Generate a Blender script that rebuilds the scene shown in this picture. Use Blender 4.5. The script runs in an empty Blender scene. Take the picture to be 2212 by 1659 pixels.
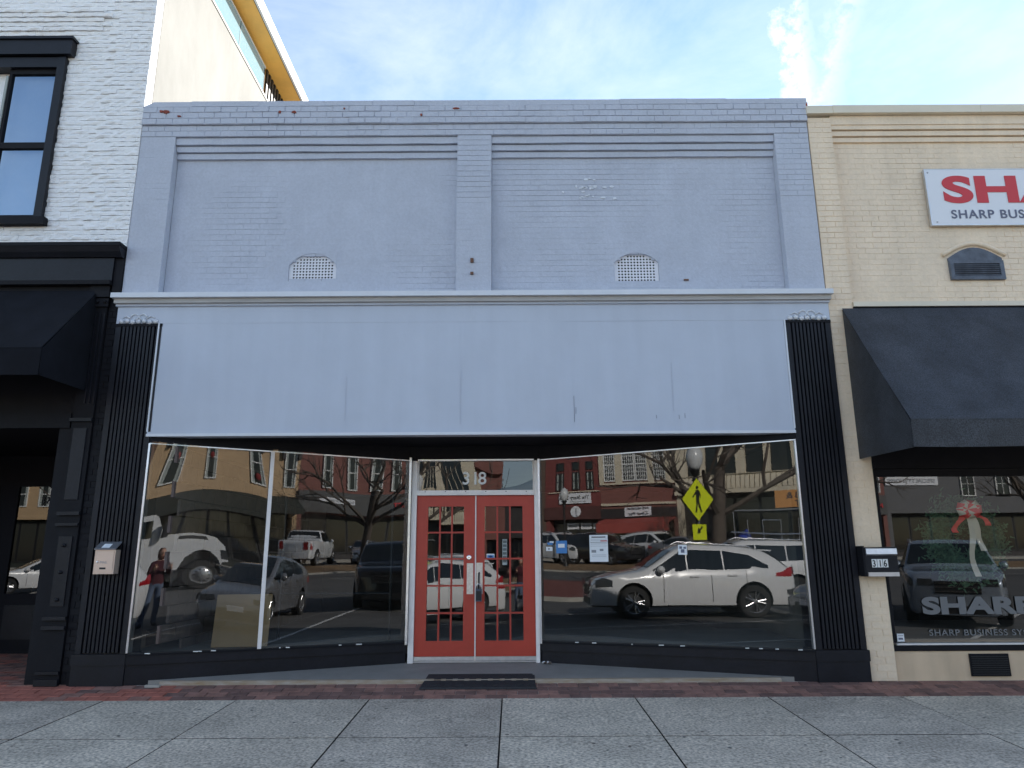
import bpy, bmesh, math, random
import numpy as np
from mathutils import Vector, Matrix
random.seed(7)
PI = math.pi
R = math.radians
C = bpy.context.scene.collection
SC = bpy.context.scene

# ------------------------------------------------------------------ camera
cam_d = bpy.data.cameras.new('camera')
cam = bpy.data.objects.new('camera', cam_d)
C.objects.link(cam)
cam_d.sensor_width = 36.0
cam_d.lens = 36.0 * 1560.0 / 2212.0
cam_d.clip_start = 0.05
cam_d.clip_end = 900
cam.matrix_world = (Matrix.Translation((0, -8.5, 1.48)) @ Matrix.Rotation(R(90 + 13.34), 4, 'X')
                    @ Matrix.Rotation(R(-0.33), 4, 'Z'))
SC.camera = cam

# ------------------------------------------------------------------ light
SUN_AZ, SUN_EL = R(45), R(26.5)
world = bpy.data.worlds.new('World')
SC.world = world
world.use_nodes = True
nt = world.node_tree
nt.nodes.clear()
def wn(t, **k):
    n = nt.nodes.new(t)
    for a, b in k.items():
        setattr(n, a, b)
    return n
wo = wn('ShaderNodeOutputWorld'); bg = wn('ShaderNodeBackground')
sky = wn('ShaderNodeTexSky', sky_type='NISHITA', sun_disc=False, sun_elevation=SUN_EL, sun_rotation=SUN_AZ,
         air_density=1.0, dust_density=0.04, ozone_density=1.0)
bg.inputs['Strength'].default_value = 0.078
tc = wn('ShaderNodeTexCoord'); mp = wn('ShaderNodeMapping')
mp.inputs['Rotation'].default_value = (0, 0, R(28))
mp.inputs['Scale'].default_value = (1.0, 0.45, 2.0)
nz = wn('ShaderNodeTexNoise'); nz.inputs['Scale'].default_value = 2.6; nz.inputs['Detail'].default_value = 7; nz.inputs['Roughness'].default_value = 0.62
nz.inputs['Distortion'].default_value = 0.5
cr = wn('ShaderNodeValToRGB'); cr.color_ramp.elements[0].position = 0.40; cr.color_ramp.elements[1].position = 0.85
cr.color_ramp.elements[1].color = (0.85, 0.85, 0.85, 1)
mx = wn('ShaderNodeMixRGB'); mx.inputs[2].default_value = (4.6, 4.8, 5.0, 1)
L = nt.links.new
L(tc.outputs['Generated'], mp.inputs[0]); L(mp.outputs[0], nz.inputs['Vector']); L(nz.outputs['Fac'], cr.inputs[0])
# a narrow puffy streak that climbs from the roofline (direction space)
sep = wn('ShaderNodeSeparateXYZ'); L(tc.outputs['Generated'], sep.inputs[0])
def mth(op, a, b=None, c=None, clamp=False):
    n = wn('ShaderNodeMath', operation=op); n.use_clamp = clamp
    for i, q in enumerate((a, b, c)):
        if q is None: continue
        if isinstance(q, (int, float)): n.inputs[i].default_value = q
        else: L(q, n.inputs[i])
    return n.outputs[0]
gx = mth('DIVIDE', sep.outputs[0], mth('MAXIMUM', sep.outputs[1], 0.05))
gz = mth('DIVIDE', sep.outputs[2], mth('MAXIMUM', sep.outputs[1], 0.05))
nz2 = wn('ShaderNodeTexNoise'); nz2.inputs['Scale'].default_value = 22; nz2.inputs['Detail'].default_value = 5; nz2.inputs['Roughness'].default_value = 0.65
L(tc.outputs['Generated'], nz2.inputs['Vector'])
wob = mth('MULTIPLY', mth('SUBTRACT', nz2.outputs['Fac'], 0.5), 0.16)
line = mth('ABSOLUTE', mth('ADD', mth('SUBTRACT', gx, mth('ADD', 0.46, mth('MULTIPLY', mth('SUBTRACT', gz, 0.75), -0.02))), wob))
puff = mth('SUBTRACT', 1.0, mth('DIVIDE', line, 0.035), clamp=True)
line2 = mth('ABSOLUTE', mth('ADD', mth('SUBTRACT', gx, mth('ADD', 0.50, mth('MULTIPLY', mth('SUBTRACT', gz, 0.72), 0.36))), mth('MULTIPLY', wob, 0.7)))
puff2 = mth('MULTIPLY', mth('SUBTRACT', 1.0, mth('DIVIDE', line2, 0.05), clamp=True), 0.55)
puffs = mth('MULTIPLY', mth('MULTIPLY', mth('MAXIMUM', puff, puff2), mth('GREATER_THAN', sep.outputs[1], 0.1)),
            mth('MULTIPLY', mth('SUBTRACT', nz2.outputs['Fac'], 0.32), 4.2, clamp=True))
cloud = mth('MAXIMUM', mth('MULTIPLY', cr.outputs[0], 0.75), mth('MULTIPLY', puffs, 0.95), clamp=True)
L(cloud, mx.inputs[0]); L(sky.outputs[0], mx.inputs[1]); L(mx.outputs[0], bg.inputs[0]); L(bg.outputs[0], wo.inputs[0])

sun_d = bpy.data.lights.new('sun', 'SUN'); sun_d.energy = 3.1; sun_d.angle = R(0.53); sun_d.color = (1.0, 0.955, 0.89)
sun = bpy.data.objects.new('sun', sun_d); C.objects.link(sun)
sdir = Vector((math.sin(SUN_AZ) * math.cos(SUN_EL), math.cos(SUN_AZ) * math.cos(SUN_EL), math.sin(SUN_EL)))
sun.rotation_euler = (-sdir).to_track_quat('-Z', 'Y').to_euler()
SC.view_settings.view_transform = 'Standard'
SC.view_settings.look = 'None'
SC.view_settings.exposure = 1.95
SC.view_settings.gamma = 1.0
SC.view_settings.use_curve_mapping = False
try:
    SC.cycles.max_bounces = 8; SC.cycles.transparent_max_bounces = 12; SC.cycles.glossy_bounces = 4
    SC.cycles.caustics_reflective = False; SC.cycles.caustics_refractive = False
except Exception: pass

# ------------------------------------------------------------------ materials
MATS = {}
def mat(name, col, rough=0.6, metal=0.0, var=0.0, vscale=3.0, bump=0.0, bscale=30.0, spec=0.5, col2=None, stretch=None, coat=0.0, streak=0.0, fine=0.0):
    m = bpy.data.materials.new(name); m.use_nodes = True
    n = m.node_tree; b = n.nodes['Principled BSDF']
    b.inputs['Base Color'].default_value = (*col, 1); b.inputs['Roughness'].default_value = rough
    b.inputs['Metallic'].default_value = metal; b.inputs['Specular IOR Level'].default_value = spec
    if coat: b.inputs['Coat Weight'].default_value = coat; b.inputs['Coat Roughness'].default_value = 0.04
    lk = n.links.new
    geo = n.nodes.new('ShaderNodeNewGeometry')
    src = geo.outputs['Position']
    if stretch:
        mpp = n.nodes.new('ShaderNodeMapping'); mpp.inputs['Scale'].default_value = stretch; lk(src, mpp.inputs[0]); src = mpp.outputs[0]
    if var or col2:
        t = n.nodes.new('ShaderNodeTexNoise'); t.inputs['Scale'].default_value = vscale; t.inputs['Detail'].default_value = 6; t.inputs['Roughness'].default_value = 0.65
        lk(src, t.inputs['Vector'])
        rp = n.nodes.new('ShaderNodeValToRGB'); rp.color_ramp.elements[0].position = 0.32; rp.color_ramp.elements[1].position = 0.68
        a = [max(0, c * (1 - var)) for c in col]; bb = [min(1, c * (1 + var)) for c in col]
        if col2: a, bb = col, col2
        rp.color_ramp.elements[0].color = (*a, 1); rp.color_ramp.elements[1].color = (*bb, 1)
        lk(t.outputs['Fac'], rp.inputs[0]); out = rp.outputs[0]
        if fine:
            t2 = n.nodes.new('ShaderNodeTexNoise'); t2.inputs['Scale'].default_value = bscale * 1.3; t2.inputs['Detail'].default_value = 3
            lk(geo.outputs['Position'], t2.inputs['Vector'])
            mr = n.nodes.new('ShaderNodeMapRange'); mr.inputs[1].default_value = 0.3; mr.inputs[2].default_value = 0.7
            mr.inputs[3].default_value = 1 - fine; mr.inputs[4].default_value = 1 + fine; lk(t2.outputs['Fac'], mr.inputs[0])
            mm = n.nodes.new('ShaderNodeMixRGB'); mm.blend_type = 'MULTIPLY'; mm.inputs[0].default_value = 1; lk(out, mm.inputs[1]); lk(mr.outputs[0], mm.inputs[2]); out = mm.outputs[0]
        if streak:
            t3 = n.nodes.new('ShaderNodeTexNoise'); t3.inputs['Scale'].default_value = 1.0; t3.inputs['Detail'].default_value = 5
            mp3 = n.nodes.new('ShaderNodeMapping'); mp3.inputs['Scale'].default_value = (5, 5, 0.5); lk(geo.outputs['Position'], mp3.inputs[0]); lk(mp3.outputs[0], t3.inputs['Vector'])
            mr = n.nodes.new('ShaderNodeMapRange'); mr.inputs[1].default_value = 0.35; mr.inputs[2].default_value = 0.65
            mr.inputs[3].default_value = 1 - streak; mr.inputs[4].default_value = 1 + streak * 0.4; lk(t3.outputs['Fac'], mr.inputs[0])
            mm = n.nodes.new('ShaderNodeMixRGB'); mm.blend_type = 'MULTIPLY'; mm.inputs[0].default_value = 1; lk(out, mm.inputs[1]); lk(mr.outputs[0], mm.inputs[2]); out = mm.outputs[0]
        lk(out, b.inputs['Base Color'])
    if bump:
        t = n.nodes.new('ShaderNodeTexNoise'); t.inputs['Scale'].default_value = bscale; t.inputs['Detail'].default_value = 5; t.inputs['Roughness'].default_value = 0.7
        lk(src, t.inputs['Vector'])
        bp = n.nodes.new('ShaderNodeBump'); bp.inputs['Strength'].default_value = min(1, bump); bp.inputs['Distance'].default_value = 0.01 * max(1, bump)
        lk(t.outputs['Fac'], bp.inputs['Height']); lk(bp.outputs[0], b.inputs['Normal'])
    MATS[name] = m
    return m
def glassmat(name, refl=1.9, tint=(0.82, 0.85, 0.84), rough=0.0):
    m = bpy.data.materials.new(name); m.use_nodes = True; n = m.node_tree; n.nodes.clear()
    o = n.nodes.new('ShaderNodeOutputMaterial'); mixn = n.nodes.new('ShaderNodeMixShader')
    tr = n.nodes.new('ShaderNodeBsdfTransparent'); tr.inputs[0].default_value = (*tint, 1)
    gl = n.nodes.new('ShaderNodeBsdfGlossy'); gl.inputs['Roughness'].default_value = rough
    if 'coated' in name: gl.inputs[0].default_value = (0.62, 0.80, 1, 1)
    lk = n.links.new; geo = n.nodes.new('ShaderNodeNewGeometry'); r0 = ((refl - 1) / (refl + 1)) ** 2
    dt = n.nodes.new('ShaderNodeVectorMath'); dt.operation = 'DOT_PRODUCT'; lk(geo.outputs['Incoming'], dt.inputs[0]); lk(geo.outputs['Normal'], dt.inputs[1])
    def mm(op, a, b=None, clamp=False):
        q = n.nodes.new('ShaderNodeMath'); q.operation = op; q.use_clamp = clamp
        for i, w in enumerate((a, b)):
            if w is None: continue
            if isinstance(w, (int, float)): q.inputs[i].default_value = w
            else: lk(w, q.inputs[i])
        return q.outputs[0]
    sch = mm('ADD', mm('MULTIPLY', mm('POWER', mm('SUBTRACT', 1.0, mm('ABSOLUTE', dt.outputs['Value']), True), 5.0), 1 - r0), r0)   # Schlick reflectance of the pane
    lk(sch, mixn.inputs[0]); lk(tr.outputs[0], mixn.inputs[1]); lk(gl.outputs[0], mixn.inputs[2]); lk(mixn.outputs[0], o.inputs[0])
    MATS[name] = m; return m

M_grey = mat('grey_blue_paint', (0.495, 0.52, 0.59), 0.62, var=0.05, vscale=2.2, bump=0.35, bscale=26, streak=0.025, fine=0.05)
M_greyflat = mat('grey_blue_panel_paint', (0.525, 0.565, 0.645), 0.5, var=0.035, vscale=1.1, bump=0.15, bscale=9, streak=0.03)
M_greylite = mat('pale_drip_cap_paint', (0.70, 0.72, 0.76), 0.45, var=0.05, vscale=4)
M_greytrim = mat('grey_trim_dirty', (0.44, 0.42, 0.40), 0.6, var=0.15, vscale=3, stretch=(0.6, 1, 6))
M_red_brickchip = mat('bare_red_brick', (0.26, 0.06, 0.04), 0.85, var=0.3, vscale=20, bump=0.5, bscale=60)
M_white = mat('white_painted_brick', (0.88, 0.87, 0.86), 0.5, var=0.03, vscale=5, bump=0.8, bscale=22)
M_cream = mat('cream_painted_brick', (0.84, 0.68, 0.50), 0.6, var=0.05, vscale=2, bump=0.35, bscale=26, streak=0.06, fine=0.04)
M_creamcop = mat('cream_metal_coping', (0.74, 0.66, 0.52), 0.45, var=0.06, vscale=2)
M_black = mat('black_gloss_paint', (0.008, 0.0085, 0.013), 0.45, var=0.3, vscale=3, bump=0.12, bscale=20, spec=0.3, fine=0.15)
M_blackb = mat('black_matte_paint', (0.006, 0.006, 0.009), 0.7, spec=0.25, var=0.2, vscale=4, bump=0.2, bscale=30)
M_canvas = mat('black_awning_canvas', (0.007, 0.008, 0.012), 0.9, spec=0.2, var=0.3, vscale=3, bump=0.1, bscale=200)
M_alu = mat('bright_aluminium', (0.72, 0.73, 0.75), 0.28, 0.9, var=0.1, vscale=9)
M_whiteframe = mat('white_aluminium_frame', (0.88, 0.82, 0.78), 0.45, 0.0, var=0.06, vscale=7)
M_door = mat('brick_red_door_paint', (0.46, 0.050, 0.028), 0.42, var=0.08, vscale=5, bump=0.08, bscale=60)
M_doord = mat('brick_red_muntin_paint', (0.40, 0.043, 0.026), 0.45, var=0.08, vscale=8)
M_brass = mat('worn_steel_plate', (0.62, 0.58, 0.54), 0.35, 0.7, var=0.15, vscale=30)
M_iron = mat('dark_iron', (0.03, 0.032, 0.035), 0.45, 0.6)
M_rubber = mat('black_rubber', (0.02, 0.021, 0.024), 0.7, var=0.2, vscale=12, bump=0.5, bscale=120)
M_concrete = mat('washed_concrete', (0.54, 0.465, 0.375), 0.85, var=0.2, vscale=0.9, bump=1.5, bscale=32, fine=0.5)
M_concrete_b = mat('washed_concrete_pale', (0.565, 0.49, 0.395), 0.85, var=0.24, vscale=0.8, bump=1.5, bscale=30, fine=0.5)
M_concrete_c = mat('washed_concrete_dusky', (0.51, 0.44, 0.36), 0.85, var=0.24, vscale=1.2, bump=1.5, bscale=34, fine=0.5)
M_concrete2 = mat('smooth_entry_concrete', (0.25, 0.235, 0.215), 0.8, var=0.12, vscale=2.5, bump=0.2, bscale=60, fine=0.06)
M_worn = mat('worn_yellow_edge', (0.30, 0.21, 0.12), 0.9, col2=(0.42, 0.36, 0.30), vscale=9, bump=0.6, bscale=40, stretch=(0.5, 2, 3))
M_paver = [mat('red_paver_%s' % w, c, 0.85, var=0.3, vscale=7, bump=0.5, bscale=60) for w, c in
           (('plain', (0.27, 0.14, 0.11)), ('dusky', (0.17, 0.095, 0.08)), ('bright', (0.36, 0.12, 0.085)))]
M_mortar = mat('paver_grout', (0.34, 0.28, 0.25), 0.9, var=0.3, vscale=6)
M_joint = mat('dark_joint', (0.025, 0.022, 0.020), 0.95)
M_kerb = mat('kerb_concrete', (0.38, 0.36, 0.32), 0.85, var=0.1, vscale=3, bump=0.3)
M_asphalt = mat('asphalt', (0.095, 0.093, 0.09), 0.85, var=0.2, vscale=0.9, bump=0.6, bscale=70, fine=0.2)
M_line = mat('white_road_paint', (0.60, 0.60, 0.58), 0.7, var=0.12, vscale=6)
M_mulch = mat('tan_mulch', (0.22, 0.14, 0.075), 0.95, var=0.3, vscale=5, bump=1.0, bscale=30)
M_redbrickgr = mat('red_paved_crossing', (0.20, 0.06, 0.045), 0.85, var=0.25, vscale=4, bump=0.4, bscale=40)
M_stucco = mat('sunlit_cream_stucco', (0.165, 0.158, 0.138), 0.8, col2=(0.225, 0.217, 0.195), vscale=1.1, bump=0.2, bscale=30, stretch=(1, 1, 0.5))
M_orange = mat('orange_wood_soffit', (0.80, 0.42, 0.08), 0.5, var=0.08, vscale=3)
M_fascia = mat('pale_grey_fascia', (0.62, 0.60, 0.57), 0.5)
M_roof = mat('pale_roof_membrane', (0.38, 0.38, 0.37), 0.7)
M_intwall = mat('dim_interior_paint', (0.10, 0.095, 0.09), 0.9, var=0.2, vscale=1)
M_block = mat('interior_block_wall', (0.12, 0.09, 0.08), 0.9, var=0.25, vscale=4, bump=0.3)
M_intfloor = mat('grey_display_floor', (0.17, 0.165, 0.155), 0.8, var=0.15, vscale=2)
M_card = mat('brown_cardboard', (0.36, 0.24, 0.13), 0.85, var=0.08, vscale=3)
M_paper = mat('white_paper', (0.78, 0.80, 0.82), 0.7, var=0.03)
M_paperb = mat('blue_folder', (0.06, 0.22, 0.52), 0.6)
M_ink = mat('dark_ink', (0.05, 0.05, 0.06), 0.6)
M_inkgrey = mat('grey_ink', (0.28, 0.29, 0.31), 0.6)
M_inkred = mat('sign_red', (0.60, 0.045, 0.055), 0.5)
M_signwhite = mat('white_sign_panel', (0.78, 0.79, 0.82), 0.45)
M_signgrey = mat('sign_blue_grey', (0.13, 0.14, 0.20), 0.5)
M_vinyl = mat('grey_window_vinyl', (0.16, 0.163, 0.17), 0.6)
M_numwhite = mat('white_numeral', (0.80, 0.80, 0.78), 0.5)
M_rust = mat('rusty_stub', (0.17, 0.09, 0.06), 0.9)
M_ventwhite = mat('white_perforated_plate', (0.78, 0.77, 0.80), 0.5, var=0.04)
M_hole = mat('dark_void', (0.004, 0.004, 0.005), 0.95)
M_louver = mat('slate_louver', (0.10, 0.115, 0.145), 0.6, var=0.3, vscale=9)
M_terracotta = mat('cream_terracotta', (0.62, 0.55, 0.42), 0.6, var=0.08, vscale=2)
M_tan = mat('tan_painted_brick', (0.52, 0.36, 0.21), 0.75, var=0.1, vscale=1.5, bump=0.6, bscale=12, stretch=(0.5, 1, 3))
M_redb = mat('red_street_brick', (0.23, 0.095, 0.078), 0.8, var=0.15, vscale=2, bump=0.6, bscale=12, stretch=(0.5, 1, 3))
M_redb2 = mat('dark_red_street_brick', (0.20, 0.055, 0.05), 0.8, var=0.15, vscale=2)
M_darkfascia = mat('dark_fascia', (0.035, 0.03, 0.03), 0.6, var=0.2, vscale=2)
M_maroonfas = mat('maroon_fascia', (0.10, 0.04, 0.035), 0.6, var=0.2, vscale=2)
M_greenawn = mat('dark_green_awning', (0.03, 0.035, 0.03), 0.8)
M_redawn = mat('red_awning_canvas', (0.36, 0.075, 0.06), 0.7, var=0.08, vscale=2)
M_winwhite = mat('white_window_frame', (0.75, 0.75, 0.73), 0.5)
M_winglass = mat('dark_window_glass', (0.012, 0.014, 0.016), 0.08, spec=0.8)
M_curtain = mat('pale_curtain', (0.35, 0.38, 0.36), 0.9)
M_bluegrey = mat('slate_blue_metal', (0.20, 0.27, 0.33), 0.5)
M_yellow = mat('fluorescent_yellow', (0.72, 0.80, 0.02), 0.5)
M_blacks = mat('sign_black', (0.012, 0.012, 0.012), 0.5)
M_galv = mat('galvanised_steel', (0.42, 0.43, 0.44), 0.4, 0.7)
M_globe = mat('frosted_lamp_globe', (0.55, 0.56, 0.56), 0.25)
M_bark = mat('grey_brown_bark', (0.10, 0.08, 0.065), 0.9, var=0.3, vscale=6, bump=1.0, bscale=20)
M_orangesign = mat('orange_board', (0.62, 0.30, 0.10), 0.6)
M_bluecloth = mat('royal_blue_canvas', (0.03, 0.06, 0.40), 0.7)
M_neon = mat('red_channel_letter', (0.60, 0.02, 0.03), 0.5)
M_bowred = mat('dark_red_bow', (0.22, 0.02, 0.02), 0.8)
M_wreath = mat('evergreen_needles', (0.07, 0.14, 0.075), 0.8, var=0.4, vscale=20)
M_ribr = mat('red_ribbon', (0.85, 0.06, 0.06), 0.5)
M_ribt = mat('tan_burlap_ribbon', (0.74, 0.64, 0.52), 0.8)
M_carwhite = mat('pearl_white_paint', (0.66, 0.67, 0.68), 0.25, coat=1.0)
M_carblack = mat('black_car_paint', (0.008, 0.009, 0.013), 0.2, coat=1.0)
M_cargrey = mat('grey_car_paint', (0.20, 0.205, 0.22), 0.25, 0.3, coat=1.0)
M_carblue = mat('silver_blue_car_paint', (0.27, 0.31, 0.37), 0.25, 0.3, coat=1.0)
M_carglass = mat('car_window_glass', (0.010, 0.013, 0.013), 0.04, spec=1.0)
M_tyre = mat('tyre_rubber', (0.018, 0.018, 0.018), 0.8)
M_rim = mat('alloy_rim', (0.50, 0.50, 0.51), 0.25, 0.8)
M_blacktrim = mat('black_plastic_trim', (0.016, 0.016, 0.017), 0.5)
M_lamp = mat('smoked_headlight', (0.05, 0.055, 0.06), 0.05, spec=1.0)
M_taill = mat('red_tail_light', (0.35, 0.01, 0.015), 0.15)
M_chrome = mat('chrome', (0.7, 0.7, 0.72), 0.12, 1.0)
M_teal = mat('teal_sunshade', (0.12, 0.42, 0.36), 0.7)
M_skin = mat('skin', (0.50, 0.30, 0.22), 0.6)
M_hair = mat('auburn_hair', (0.12, 0.05, 0.03), 0.7)
M_shirt = mat('maroon_jacket', (0.07, 0.012, 0.02), 0.85, bump=0.3, bscale=20)
M_shirt2 = mat('black_top', (0.02, 0.02, 0.025), 0.85)
M_jean = mat('blue_jeans', (0.10, 0.14, 0.22), 0.85)
G_shop = glassmat('shop_plate_glass', 2.02, (0.80, 0.83, 0.81))
G_upper = glassmat('coated_window_glass', 3.3, (0.55, 0.6, 0.65))
G_rail = mat('painted_sky_balustrade_glass', (0.20, 0.33, 0.38), 0.12, spec=0.8)  # opaque blue base colour stands in for the sky reflected in the glass

# ------------------------------------------------------------------ builders
WORLD = {}
def thing(name, label, cat, loc=(0, 0, 0), rot=0.0, group=None):
    o = bpy.data.objects.new(name, None); C.objects.link(o)
    o.empty_display_size = 0.2
    o.location = loc; o.rotation_euler = (0, 0, rot)
    o['label'] = label; o['category'] = cat
    if group: o['group'] = group
    WORLD[o] = Vector(loc)
    return o
class MB:
    def __init__(s): s.v = []; s.f = []; s.mi = []; s.mats = []
    def m(s, mt):
        if mt not in s.mats: s.mats.append(mt)
        return s.mats.index(mt)
    def add(s, vs, fs, mt):
        k = len(s.v); s.v += [tuple(p) for p in vs]; i = s.m(mt)
        for f in fs: s.f.append(tuple(k + a for a in f)); s.mi.append(i)
        return s
    def box(s, x0, x1, y0, y1, z0, z1, mt):
        vs = [(x0, y0, z0), (x1, y0, z0), (x1, y1, z0), (x0, y1, z0), (x0, y0, z1), (x1, y0, z1), (x1, y1, z1), (x0, y1, z1)]
        return s.add(vs, [(0, 3, 2, 1), (4, 5, 6, 7), (0, 1, 5, 4), (1, 2, 6, 5), (2, 3, 7, 6), (3, 0, 4, 7)], mt)
    def hexa(s, b, t, mt):   # bottom 4 pts, top 4 pts, same winding (ccw from above)
        return s.add(list(b) + list(t), [(0, 3, 2, 1), (4, 5, 6, 7), (0, 1, 5, 4), (1, 2, 6, 5), (2, 3, 7, 6), (3, 0, 4, 7)], mt)
    def prism(s, poly, d, mt):  # poly 3d points, extrude by d
        n = len(poly); d = Vector(d); a = [Vector(p) for p in poly]
        vs = a + [p + d for p in a]
        fs = [tuple(range(n - 1, -1, -1)), tuple(range(n, 2 * n))] + [(i, (i + 1) % n, n + (i + 1) % n, n + i) for i in range(n)]
        return s.add(vs, fs, mt)
    def tube(s, pts, r, mt, n=8, r2=None, cap=True):
        pts = [Vector(p) for p in pts]; rr = [r + ((r if r2 is None else r2) - r) * i / max(1, len(pts) - 1) for i in range(len(pts))]
        vs = []
        for i, p in enumerate(pts):
            d = (pts[min(i + 1, len(pts) - 1)] - pts[max(i - 1, 0)]).normalized()
            u = d.orthogonal().normalized() if i == 0 else (u - d * u.dot(d)).normalized()
            w = d.cross(u)
            for k in range(n):
                a = 2 * PI * k / n; vs.append(p + (u * math.cos(a) + w * math.sin(a)) * rr[i])
        fs = []
        for i in range(len(pts) - 1):
            for k in range(n):
                fs.append((i * n + k, i * n + (k + 1) % n, (i + 1) * n + (k + 1) % n, (i + 1) * n + k))
        if cap: fs += [tuple(range(n - 1, -1, -1)), tuple((len(pts) - 1) * n + k for k in range(n))]
        return s.add(vs, fs, mt)
    def lathe(s, prof, o, ax, mt, n=16, cap=True):  # prof [(r, h)], around axis ax from o
        o = Vector(o); ax = Vector(ax).normalized(); u = ax.orthogonal().normalized(); w = ax.cross(u); vs = []
        for (r, h) in prof:
            for k in range(n):
                a = 2 * PI * k / n; vs.append(o + ax * h + (u * math.cos(a) + w * math.sin(a)) * r)
        fs = [(i * n + k, i * n + (k + 1) % n, (i + 1) * n + (k + 1) % n, (i + 1) * n + k) for i in range(len(prof) - 1) for k in range(n)]
        if cap and prof[0][0] > 1e-4: fs.append(tuple(range(n - 1, -1, -1)))
        if cap and prof[-1][0] > 1e-4: fs.append(tuple((len(prof) - 1) * n + k for k in range(n)))
        return s.add(vs, fs, mt)
    def grid(s, fn, nu, nv, mt, flip=False):
        vs = [fn(i / nu, j / nv) for j in range(nv + 1) for i in range(nu + 1)]
        fs = []
        for j in range(nv):
            for i in range(nu):
                q = (j * (nu + 1) + i, j * (nu + 1) + i + 1, (j + 1) * (nu + 1) + i + 1, (j + 1) * (nu + 1) + i)
                fs.append(q[::-1] if flip else q)
        return s.add(vs, fs, mt)
    def build(s, name, parent=None, smooth=False, kind=None, label=None, cat=None, group=None):
        me = bpy.data.meshes.new(name)
        off = WORLD.get(parent, Vector((0, 0, 0))) if parent else Vector((0, 0, 0))
        me.from_pydata([(a - off.x, b - off.y, c - off.z) for a, b, c in s.v], [], s.f)
        for mt in s.mats: me.materials.append(mt)
        me.polygons.foreach_set('material_index', s.mi)
        me.update()
        bm = bmesh.new(); bm.from_mesh(me); bmesh.ops.recalc_face_normals(bm, faces=bm.faces); bm.to_mesh(me); bm.free()
        if smooth is True: me.polygons.foreach_set('use_smooth', [True] * len(me.polygons))
        o = bpy.data.objects.new(name, me); C.objects.link(o)
        if smooth == 'auto':
            me.polygons.foreach_set('use_smooth', [True] * len(me.polygons)); me.set_sharp_from_angle(angle=R(35))
        if parent: o.parent = parent; WORLD[o] = off
        if kind: o['kind'] = kind
        if label: o['label'] = label
        if cat: o['category'] = cat
        if group: o['group'] = group
        return o
def part(name, parent, mt, *boxes, **k):
    b = MB()
    for q in boxes: b.box(*q, mt)
    return b.build(name, parent, **k)
def text(name, parent, s, mt, size, loc, rot=(PI / 2, 0, 0), xs=1.0, ext=0.002, off=0.0, align='LEFT', spacing=1.0, label=None):
    cu = bpy.data.curves.new('t', 'FONT'); cu.body = s; cu.size = size; cu.extrude = ext; cu.offset = off; cu.align_x = align; cu.space_character = spacing
    to = bpy.data.objects.new('t', cu); C.objects.link(to)
    dg = bpy.context.evaluated_depsgraph_get(); dg.update()
    me = bpy.data.meshes.new_from_object(to.evaluated_get(dg)); me.name = name
    bpy.data.objects.remove(to)
    from mathutils import Euler
    off_w = WORLD.get(parent, Vector((0, 0, 0))) if parent else Vector((0, 0, 0))
    mw = Matrix.Translation(Vector(loc) - off_w) @ Euler(rot).to_matrix().to_4x4() @ Matrix.Diagonal((xs, 1, 1, 1))
    me.transform(mw); me.materials.clear(); me.materials.append(mt)
    o = bpy.data.objects.new(name, me); C.objects.link(o)
    if parent: o.parent = parent; WORLD[o] = off_w
    if label: o['label'] = label
    return o
CAMP = Vector((0, -8.5, 1.48))

# brick laying: every brick a piece, the nearest 300 as parts, the others one part
def brick_mesh(kind, mt, jit, seed):
    rnd = random.Random(seed); nx, nz_ = (4, 2) if kind == 'rough' else (1, 1)
    vs = []; fs = []
    for j in range(nz_ + 1):
        for i in range(nx + 1):
            y = 0.0
            e = i in (0, nx) or j in (0, nz_)
            x = i / nx - 0.5; z = j / nz_ - 0.5
            if kind == 'rough':
                y = rnd.uniform(-1, 0.3) * jit * (0.35 if e else 1.0)
                if e and 0 < i < nx: z += rnd.uniform(-0.09, 0.07) * (1 if j else -1) * 1.0
            else:
                y = rnd.uniform(-0.5, 0.5) * jit; x += rnd.uniform(-0.008, 0.008); z += rnd.uniform(-0.02, 0.02)
            vs.append((x, y, z))
    n = len(vs)
    for j in range(nz_):
        for i in range(nx): fs.append((j * (nx + 1) + i, j * (nx + 1) + i + 1, (j + 1) * (nx + 1) + i + 1, (j + 1) * (nx + 1) + i))
    rim = [i for i in range(nx + 1)] + [j * (nx + 1) + nx for j in range(1, nz_ + 1)] + [nz_ * (nx + 1) + i for i in range(nx - 1, -1, -1)] + [j * (nx + 1) for j in range(nz_ - 1, 0, -1)]
    for q in rim: vs.append((vs[q][0], 0.05, vs[q][2]))
    m = len(rim)
    for a in range(m): fs.append((rim[a], n + a, n + (a + 1) % m, rim[(a + 1) % m]))
    me = bpy.data.meshes.new('brick'); me.from_pydata(vs, [], fs); me.materials.append(mt); me.update()
    return me, vs, fs
def lay(parent, bricks, kinds, name='brick', rest='brickwork', budget=300):
    """bricks: (x, y, z, w, h, variant); kinds: list of brick_mesh tuples"""
    off = WORLD[parent] if parent in WORLD else Vector((0, 0, 0))
    bricks.sort(key=lambda b: (Vector(b[:3]) - CAMP).length)
    for (x, y, z, w, h, k) in bricks[:budget]:
        o = bpy.data.objects.new(name, kinds[k][0]); C.objects.link(o); o.parent = parent
        o.location = (x - off.x, y - off.y, z - off.z); o.scale = (w, 1, h)
    mb = MB()
    for (x, y, z, w, h, k) in bricks[budget:]:
        me, vs, fs = kinds[k]
        mb.add([(x + a * w, y + b, z + c * h) for a, b, c in vs], fs, me.materials[0])
    if mb.v: mb.build(rest, parent, kind='stuff')
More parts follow.
